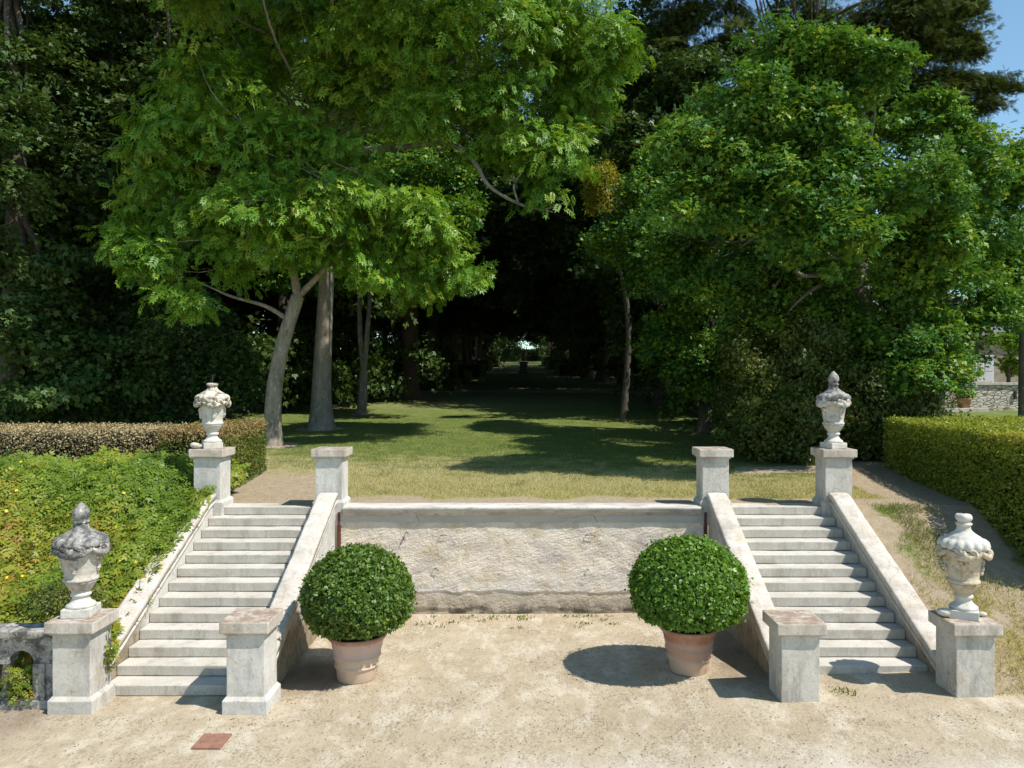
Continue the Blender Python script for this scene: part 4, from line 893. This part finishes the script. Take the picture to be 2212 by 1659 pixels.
# maples on the right
bE1 = (10.2, 23.6, gz(10.2, 23.6))
syc('bright broad maple on the right, bulging over the clipped green wall', bE1, lob([(1600, 200, 19.0, 80, 80), (1720, 130, 19.7, 120, 70), (1640, 120, 19.4, 50, 60), (1850, 200, 19.4, 130, 100), (1520, 310, 18.6, 100, 70), (1690, 330, 18.9, 150, 110), (1870, 400, 18.5, 150, 110), (1560, 450, 18.3, 120, 80), (1720, 480, 18.5, 150, 90), (1880, 560, 21.3, 130, 80), (1690, 620, 23.0, 120, 60),
     (1560, 600, 23.0, 110, 60), (1830, 680, 23.0, 110, 50), (1650, 700, 23.0, 100, 45), (1760, 740, 23.0, 130, 50), (1870, 590, 25.5, 120, 90), (1500, 560, 25.5, 90, 90), (1640, 420, 22.6, 150, 120), (1870, 90, 20.4, 120, 60)]), 1500, 75, 121, (.4, 12), 'maple_leaf', .12, 'bark_grey', 'maples on the right', cr=.5, fl=.5, up=.75)
bE2 = (15.4, 28.5, gz(15.4, 28.5))
syc('rounded maple at the right edge, lit yellow green against the sky', bE2, lob([(2000, 320, 21.2, 110, 90), (2090, 410, 21.2, 90, 80), (2010, 480, 20.1, 110, 90), (2090, 560, 23.5, 90, 80), (1990, 620, 21.8, 110, 70), (2080, 660, 23.5, 80, 45), (1960, 730, 21.4, 90, 60), (1980, 800, 21.8, 80, 70), (1990, 800, 26.0, 90, 60), (2050, 730, 27.0, 60, 60), (1900, 760, 26.0, 90, 60), (1890, 630, 27, 120, 90), (1980, 690, 27, 80, 60), (2030, 780, 23.1, 40, 90), (2180, 420, 23.4, 70, 120), (2200, 560, 26.9, 80, 90), (2160, 640, 26.0, 60, 50)]), 1000, 75, 122, (.35, 10), 'maple_leaf', .125, 'bark_grey', 'maples on the right', cr=.5, fl=.5, up=.75)
bE3 = (7.2, 30, gz(7.2, 30))
syc('dim maple leaning over the mouth of the avenue from the right', bE3, lob([(1400, 420, 29, 70, 60), (1430, 330, 30, 90, 60), (1370, 520, 29.5, 70, 55), (1440, 500, 28.5, 90, 70), (1400, 600, 29, 90, 50), (1490, 650, 28, 90, 55), (1440, 730, 29, 70, 60), (1520, 780, 28, 60, 70)]), 800, 62, 123, (.3, 9), 'maple_leaf', .13, 'bark_dark', 'maples on the right', cr=.65, fl=.45)
Lg = lob([(1285, 420, 34, 42, 50), (1300, 370, 34, 30, 25)])
cg = crown(Lg, 60, 60, .12, .45, T_LEAF, 131, flat=.7); bg = (4.6, 34.5, gz(4.6, 34.5))
tree('golden_tree', 'golden yellow bough of a small tree hanging at the avenue mouth', bg, [[np.array(bg)-[0, 0, .2], np.array(bg)+[.2, 0, 5], at(1300, 440, 34)]], [[.16, .12, .05]], MAT['bark_dark'], cg, MAT['gold_leaf'], None, limbs_to(cg[3], [at(1300, 440, 34)], .03, 8, 3), seed=3)

# tall conifer behind the maples
bF = (17.5, 46, gz(17.5, 46)); g = np.random.default_rng(77)
Lf = lob([(1480, 40, 45, 110, 50, 3), (1440, 170, 45, 90, 45, 3), (1500, 260, 45, 110, 45, 3), (1590, 120, 45, 100, 50, 3), (1400, 90, 46, 60, 60, 3), (1750, 60, 45, 150, 70, 3), (1900, 20, 44, 150, 45, 3), (2000, 40, 44, 110, 35, 2.5), (1960, 110, 44, 150, 32, 2.5), (2060, 105, 44, 60, 25, 2),
     (2010, 175, 43.5, 130, 22, 2), (2120, 185, 43.5, 75, 14, 1.5), (2060, 240, 44, 70, 28, 2), (1900, 250, 45, 130, 60, 3), (2090, 300, 44.5, 50, 30, 2), (2060, -40, 44, 60, 30, 2), (1750, -200, 46, 280, 160, 5), (1500, -150, 46, 200, 120, 5), (1650, 300, 46, 200, 120, 4), (1350, 300, 46, 60, 80, 3)])
cf = crown(Lf, 2600, 36, .36, .75, T_SPRAY, 141, up=.6, droop=.5, flat=.3, shell=.6)
g = np.random.default_rng(78); PB = []; DB = []; LB = []
for br in ([(1860, 70), (2010, 40), (2125, 12)], [(1860, 110), (2000, 90), (2118, 112)], [(1860, 135), (2050, 160), (2205, 190)], [(1890, 200), (2030, 212), (2105, 240)], [(1900, 245), (2050, 265), (2125, 305)], [(1880, 0), (2030, -20), (2118, -4)], [(1850, 170), (1980, 175), (2130, 170)], [(1940, 60), (2040, 70), (2100, 85)]):
    q = np.array([at(u_, v_, 43.5) for u_, v_ in br]); LB.append(tube_np([q[0]+[-2, 1, -.6], *q], [.12, .08, .05, .012], 6, 4)); t_ = g.random(2600)**.8; i_ = np.minimum((t_*2).astype(int), 1); f_ = (t_*2-i_)[:, None]
    w_ = (1.15-.8*t_)[:, None]; PB.append(q[i_]*(1-f_)+q[i_+1]*f_+g.normal(size=(2600, 3))*np.array([.3, .7, .28])*w_+np.array([0, 0, -.35])*w_*g.random((2600, 1)))
    dd = nrm(q[2]-q[0]); DB.append(nrm(dd+np.array([0, 0, -.45])+.6*g.normal(size=(2600, 3))))
PB = np.vstack(PB); DB = np.vstack(DB); V, F, r = leaves(PB, nrm(np.array([0, -.3, .8])+.6*g.normal(size=PB.shape)), DB, .22+.2*g.random(len(PB)), T_SPRAY, g.random(len(PB)))
cf = (np.vstack([cf[0], V]), np.vstack([cf[1], F+len(cf[0])]), np.concatenate([cf[2], r]), cf[3])
top = np.array(bF)+[0, 0, 28]
tree('conifer_tree', 'tall dark conifer with drooping sprays showing against the blue sky', bF, [[np.array(bF)-[0, 0, .2], np.array(bF)+[0, 0, 12], top]], [[.7, .5, .1]], MAT['bark_red'], cf, MAT['conifer_leaf'], None, limbs_to(cf[3], [np.array(bF)+[0, 0, h] for h in (10, 13, 16, 19, 22)], .12, 60, 7, -.02)+LB, seed=7)

# ---- woodland trees and the avenue: three built ones, then copies
def proto(name, label, seed, H, cl, m, n, per, lf, bark, r):
    g = np.random.default_rng(seed); Lb = []
    for k in range(11):
        a = k*2.4+g.random(); q = cl+(H-cl)*(.1+.84*k/11); s = (1-.5*((k/11)-.35)**2*2.2)
        Lb.append((4.3*s*math.cos(a), 4.3*s*math.sin(a), q, 4.0*s, 4.0*s, 2.5))
    c = crown(Lb, n, per, lf, 1.0, T_MAPLE, seed, droop=.25, flat=.45)
    t = tree(name, label, (0, 0, 0), [[np.array([0, 0, -.4]), np.array([.15, .1, H*.3]), np.array([.1, -.1, H*.85])]], [[r, r*.75, r*.25]], MAT[bark], c, MAT[m], None, limbs_to(c[3], [(0.1, 0, H*.35), (.1, 0, H*.5), (.1, 0, H*.65)], r*.35, 24, seed), seed=seed)
    return t
PR = [proto('avenue_tree', 'x', 201, 21, 5.2, 'wood_leaf', 700, 58, .25, 'bark_dark', .42), proto('avenue_tree', 'x', 202, 22, 5.0, 'wood_leaf', 700, 58, .25, 'bark_red', .48), proto('avenue_tree', 'x', 203, 20, 4.2, 'wood_leaf', 700, 58, .26, 'bark_dark', .36)]
used = [False]*3
def put(k, x, y, s, rz, label, group, name='avenue_tree'):
    if used[k]: o = copy_tree(PR[k])
    else: o = PR[k]; used[k] = True
    o.name = name; o.location = (x, y, gz(x, y)-.05); o.scale = (s, s, s*(.95+.1*math.sin(x*3+y))); o.rotation_euler = (0, 0, rz); o['label'] = label; o['category'] = 'tree'; o['group'] = group; return o
ordn = ['nearest', 'second', 'third', 'fourth', 'fifth', 'sixth', 'seventh', 'eighth', 'ninth', 'tenth', 'eleventh', 'twelfth', 'thirteenth']
g = np.random.default_rng(31)
ly = [52, 66, 75, 84, 94, 105, 117, 130, 144, 160, 180, 202]
for i, y in enumerate(ly):
    put((i+1) % 3, -7.6+(.8 if i > 3 else 0)+.5*g.normal()*.5, y, (1.42 if y < 100 else 1.05)+.12*g.random(), g.random()*6.3, f'{ordn[i]} tree of the left avenue row, counting from the lawn', 'avenue trees, left row')
ry = [46, 56, 64, 76, 88, 100, 113, 127, 142, 160, 182, 205]
for i, y in enumerate(ry):
    put(i % 3, 8.3-(.9 if i > 3 else 0)+.25*g.normal(), y, (.75 if y == 56 else 1.0 if y == 46 else 1.38 if y < 100 else 1.05)+.12*g.random(), g.random()*6.3, f'{ordn[i]} tree of the right avenue row, counting from the lawn', 'avenue trees, right row')
wl = [(-14, 44), (-19, 40), (-25, 38), (-31, 42), (-15, 55), (-22, 52), (-29, 54), (-37, 52), (-14.5, 68), (-22, 68), (-31, 70), (-15, 82), (-24, 88), (-36, 84), (-16, 105), (-28, 112), (-17, 135), (-30, 150)]
for i, (x, y) in enumerate(wl):
    put(i % 3, x, y, 1.0+.3*g.random(), g.random()*6.3, 'dark woodland tree in the shade behind the left row of the avenue', 'woodland trees left of the avenue', 'woodland_tree')
wr = [(13, 50), (20, 56), (16, 64), (14, 78), (22, 76), (15, 94), (24, 98), (16, 115), (26, 122), (17, 140), (28, 152), (9, 38.5), (13, 39)]
for i, (x, y) in enumerate(wr):
    put(i % 3, x, y, {38.5: .8, 39: .55, 56: .8, 50: .9}.get(y, 1.0+.25*g.random()), g.random()*6.3, 'dark woodland tree in the shade behind the right row of the avenue', 'woodland trees right of the avenue', 'woodland_tree')
# shrubs under the wood
def shrub_proto(seed):
    g = np.random.default_rng(seed); Lb = [(g.normal()*1.0, g.normal()*.8, 1.0+.9*g.random(), 1.5, 1.3, 1.2) for _ in range(6)]
    V, F, r, _ = crown(Lb, 110, 40, .2, .7, T_MAPLE, seed, flat=.6); t = thing('shrub', 'x', 'shrub')
    link('foliage', np_mesh('foliage', V, F, {'rnd': r}), MAT['wood_leaf'], t)
    st = [tube_np([(g.normal()*.2, g.normal()*.2, -.2), (g.normal()*.5, g.normal()*.5, 1), (g.normal()*1, g.normal()*1, 2)], [.05, .04, .02], 6, 3) for _ in range(7)]
    V, F = join(st); link('stems', np_mesh('stems', V, F), MAT['bark_dark'], t); return t
sp = shrub_proto(301); first = True
ss = [(-15.5, 36, 1.3), (-12.6, 41, 1.2), (-10.4, 46.5, 1.1), (-10.6, 53, 1.2), (-19, 35, 1.4), (-23, 34, 1.4), (-10.5, 60.5, 1.0), (-13, 47, 1.5), (-16.5, 45, 1.5), (-11.5, 70, 1.2), (-12, 80, 1.3), (-11.5, 92, 1.3), (-12, 108, 1.4), (-11, 126, 1.4), (-11, 148, 1.5)]
for i, (x, y, s) in enumerate(ss):
    o = sp if first else copy_tree(sp); first = False; o.location = (x, y, gz(x, y)); o.scale = (s, s, s*1.25); o.rotation_euler = (0, 0, i*1.7)
    tag(o, 'dark shaded shrub under the trees left of the avenue', 'shrub', 'shrubs under the left wood')
se = [(-3.6, 219, 1.8), (-11, 220, 2.0), (6.6, 219, 1.8), (14.5, 220, 2.0)]
for i, (x, y, s_) in enumerate(se):
    o = copy_tree(sp); o.location = (x, y, gz(x, y)-.3); o.scale = (s_, s_, s_*1.6); o.rotation_euler = (0, 0, i*1.3)
    tag(o, 'tall dark bush at the far end of the avenue, beside the sky gap', 'shrub', 'bushes at the end of the avenue')
sr = [(9.6, 33, 1.2), (11.8, 36, 1.3), (10.8, 44, 1.2), (11.4, 51, 1.2), (12, 60, 1.3), (11.4, 70, 1.3), (11, 83, 1.3), (11, 97, 1.4), (11, 115, 1.4), (10.5, 136, 1.5), (13.5, 43, 1.4), (11.5, 33, 1.5)]
for i, (x, y, s) in enumerate(sr):
    o = copy_tree(sp); o.location = (x, y, gz(x, y)); o.scale = (s, s, s*1.25); o.rotation_euler = (0, 0, i*2.3+1)
    tag(o, 'dark shaded shrub under the trees right of the avenue', 'shrub', 'shrubs under the right wood')

# ---- clipped low hedges stepping along the avenue
for i, (x0, x1, y0, y1, h) in enumerate([(-9.6, -5.2, 60.5, 66, .7), (-9, -5.4, 72, 82, 1.0), (-8.5, -5.0, 92, 104, 1.3), (-8.5, -5.0, 114, 130, 1.5), (-8.5, -4.8, 142, 165, 1.6)]):
    zt_ = gz(-6, (y0+y1)/2)+h
    clipped('avenue_hedge', f'{ordn[i]} low clipped hedge block on the left of the avenue', 'hedge', [(x0, y0), (x1, y0), (x1, y1), (x0, y1)], tz, zt_, 6000, .16, MAT['ivy_leaf'], 400+i, .08, None, 'low hedges along the avenue', topn=.5)
for i, (x0, x1, y0, y1, h) in enumerate([(4.6, 8.2, 96, 108, 1.2), (4.4, 8.2, 122, 138, 1.5), (4.4, 8.4, 152, 172, 1.6)]):
    zt_ = gz(6, (y0+y1)/2)+h
    clipped('avenue_hedge', f'{ordn[i]} low clipped hedge block on the right of the avenue', 'hedge', [(x0, y0), (x1, y0), (x1, y1), (x0, y1)], tz, zt_, 5000, .18, MAT['ivy_leaf'], 420+i, .08, None, 'low hedges along the avenue', topn=.5)
clipped('avenue_hedge', 'long dark hedge closing the far end of the avenue behind the statue', 'hedge', [(-14, 222), (16, 222), (16, 225), (-14, 225)], tz, gz(0, 222)+3.4, 9000, .3, MAT['wood_leaf'], 440, .3, None, None, topn=.3)
for i, (x, y, sc_, lb) in enumerate([(-6.5, 232, 1.05, 'tree closing the far end of the avenue, left of the sky gap'), (9.5, 234, 1.1, 'tree closing the far end of the avenue, right of the sky gap'), (-14, 245, 1.2, 'tallest tree at the far end, left of the avenue axis'), (18, 240, 1.2, 'tree at the far end of the avenue, well right of the axis')]):
    put(i % 3, x, y, sc_, i*1.3, lb, 'trees beyond the end of the avenue', 'avenue_tree')
# ---- statue at the end of the avenue
t = thing('statue', 'dark stone statue with a raised arm on a pedestal, far down the avenue', 'statue', (.2, 107, gz(.2, 107)))
bm = bmesh.new(); box(bm, -.8, .8, -.8, .8, -.2, .25, .03); box(bm, -.55, .55, -.55, .55, .25, 1.45, .03); box(bm, -.68, .68, -.68, .68, 1.45, 1.6, .03); from_bm('pedestal', bm, MAT['urn_dark'], t)
sk = [((0, 0, 2.55), .22), ((0, 0, 2.9), .2), ((0, 0, 3.15), .22), ((0, 0, 3.3), .09), ((0, -.02, 3.48), .13), ((-.25, 0, 3.15), .09), ((-.42, -.1, 2.9), .07), ((-.3, -.25, 2.72), .06), ((.25, 0, 3.15), .09), ((.45, -.02, 3.4), .07), ((.4, -.04, 3.72), .06), ((.12, 0, 2.2), .19), ((.14, -.03, 1.85), .15), ((.15, -.1, 1.62), .1), ((-.12, 0, 2.2), .18), ((-.16, .05, 1.85), .14), ((-.17, .0, 1.62), .1)]
ed = [(0, 1), (1, 2), (2, 3), (3, 4), (2, 5), (5, 6), (6, 7), (2, 8), (8, 9), (9, 10), (0, 11), (11, 12), (12, 13), (0, 14), (14, 15), (15, 16)]
me = bpy.data.meshes.new('figure'); me.from_pydata([p for p, _ in sk], ed, []); o = link('figure', me, MAT['urn_dark'], t)
md = o.modifiers.new('skin', 'SKIN'); 
for v, (_, r_) in zip(me.skin_vertices[0].data, sk): v.radius = (r_, r_)
me.skin_vertices[0].data[0].use_root = True; o.modifiers.new('sub', 'SUBSURF').levels = 2; o.modifiers['sub'].render_levels = 2

# ------------------------------------------------------------------ far right: trunk, stone wall, house, pot
x, y = at(2217, 800, 30)[:2]; b0 = (x, y, gz(x, y))
cr_ = crown([(x+1, y, 12, 4, 3.5, 3), (x+2, y+1, 9.5, 3.2, 3, 2), (x-.8, y, 10.2, 2.0, 2, 1.4)], 170, 46, .2, .8, T_MAPLE, 151)
tree('sycamore_tree', 'smooth grey tree trunk cut by the right edge of the picture', b0, [[np.array(b0)-[0, 0, .2], np.array(b0)+[0, 0, 4], np.array(b0)+[.2, 0, 9]]], [[.28, .24, .16]], MAT['bark_grey'], cr_, MAT['maple_leaf'], None, limbs_to(cr_[3], [np.array(b0)+[0, 0, 6], np.array(b0)+[.2, 0, 9]], .08, 14, 2), flare=.3)
YW = 41.3; zb = CH-(886-VH)*YW/FP; zt_ = CH-(832-VH)*YW/FP; x0 = at(2040, 0, YW)[0]
t = thing('stone_wall', 'pale sunlit rubble wall beyond the broad right hedge', 'wall', (x0, YW, zb))
bm = bmesh.new(); box(bm, 0, 18, 0, .6, -1.2, zt_-zb, .02); from_bm('masonry', bm, MAT['rubble'], t)
bm = bmesh.new(); box(bm, -.1, 18.1, -.1, .7, zt_-zb, zt_-zb+.15, .02); from_bm('coping', bm, MAT['cap'], t)
px = at(2192, 0, YW)[0]-x0; bm = bmesh.new(); box(bm, px-.05, px+.05, -.12, -.02, .62, 1.05, .01); from_bm('iron_ring', bm, MAT['iron'], t)
lx = at(2065, 0, YW-.8)[0]; bm = bmesh.new(); box(bm, lx-2.5, lx+1.5, YW-1.2, YW-.45, zb-.9, zb+.15, .03); tag(from_bm('stone_bench', bm, MAT['cap'], None), 'pale stone ledge before the rubble wall, carrying a small planter', 'ledge')
# planter on the ledge
t = thing('planter', 'small terracotta planter of leafy green in front of the rubble wall', 'planter', (at(2082, 0, YW-.8)[0], YW-.8, zb+.15))
V, F = lathe([(.02, 0), (.28, 0), (.34, .42), (.39, .44), (.39, .52), (.34, .53), (.32, .46), (.02, .46)], 28); link('pot', np_mesh('pot', V, F), MAT['terracotta_red'], t, smooth=True)
small_plant('foliage', None, (.1, 0, .72), (.5, .4, .26), 700, .13, MAT['ash_leaf'], 9, T_LEAF, t)
# house
YH = 53.0; zf = CH-(826-VH)*YH/FP; hx = at(2126, 0, YH)[0]
t = thing('house', 'shaded old house with a grey slate roof and panelled white door, far right', 'house', (hx, YH, zf))
bm = bmesh.new(); box(bm, -6, 14, .1, 7, -2, 3.3, .02); from_bm('wall', bm, MAT['house'], t)
bm = bmesh.new(); a = [bm.verts.new(p) for p in ((-6.4, -.35, 3.25), (14.4, -.35, 3.25), (14.4, 3.5, 6.0), (-6.4, 3.5, 6.0), (-6.4, 7.4, 3.25), (14.4, 7.4, 3.25))]
bm.faces.new((a[0], a[1], a[2], a[3])); bm.faces.new((a[3], a[2], a[5], a[4])); bm.faces.new((a[0], a[3], a[4])); bm.faces.new((a[1], a[5], a[2])); bm.faces.new((a[0], a[4], a[5], a[1])); from_bm('roof', bm, MAT['slate'], t)
bm = bmesh.new(); box(bm, -.68, .68, .0, .09, -.02, 1.9, .02); box(bm, -.6, .6, -.03, .02, .02, .72, .02); box(bm, -.6, -.05, -.03, .02, .78, 1.4, .02); box(bm, .05, .6, -.03, .02, .78, 1.4, .02); d = from_bm('door', bm, MAT['door'], t)
bm = bmesh.new()
for k in range(4): box(bm, -.58+.3*k, -.34+.3*k, -.012, .01, 1.48, 1.8, .004)
from_bm('panes', bm, MAT['glass'], d)
x, y = YH*0+at(2178, 0, 49)[0], 49.0; zz = CH-(826-VH)*y/FP
cr_ = crown(lob([(2175, 735, 49, 32, 30), (2205, 745, 49, 30, 35), (2190, 790, 49.5, 25, 20)]), 70, 40, .22, .6, T_MAPLE, 161)
b0 = (x, y, zz-.3); tree('small_tree', 'small bright leafy tree in front of the old house', b0, [[np.array(b0), np.array(b0)+[.05, 0, 1.5], np.array(b0)+[0, 0, 2.6]]], [[.12, .1, .05]], MAT['bark_dark'], cr_, MAT['ash_leaf'], None, limbs_to(cr_[3], [np.array(b0)+[0, 0, 2]], .03, 8, 2), flare=.2)
bm = bmesh.new(); box(bm, x0-2, x0+24, YW+.55, YH+9, zb-1, zf-.04, 0); tag(from_bm('house_terrace', bm, MAT['gravel'], None), kind='structure')
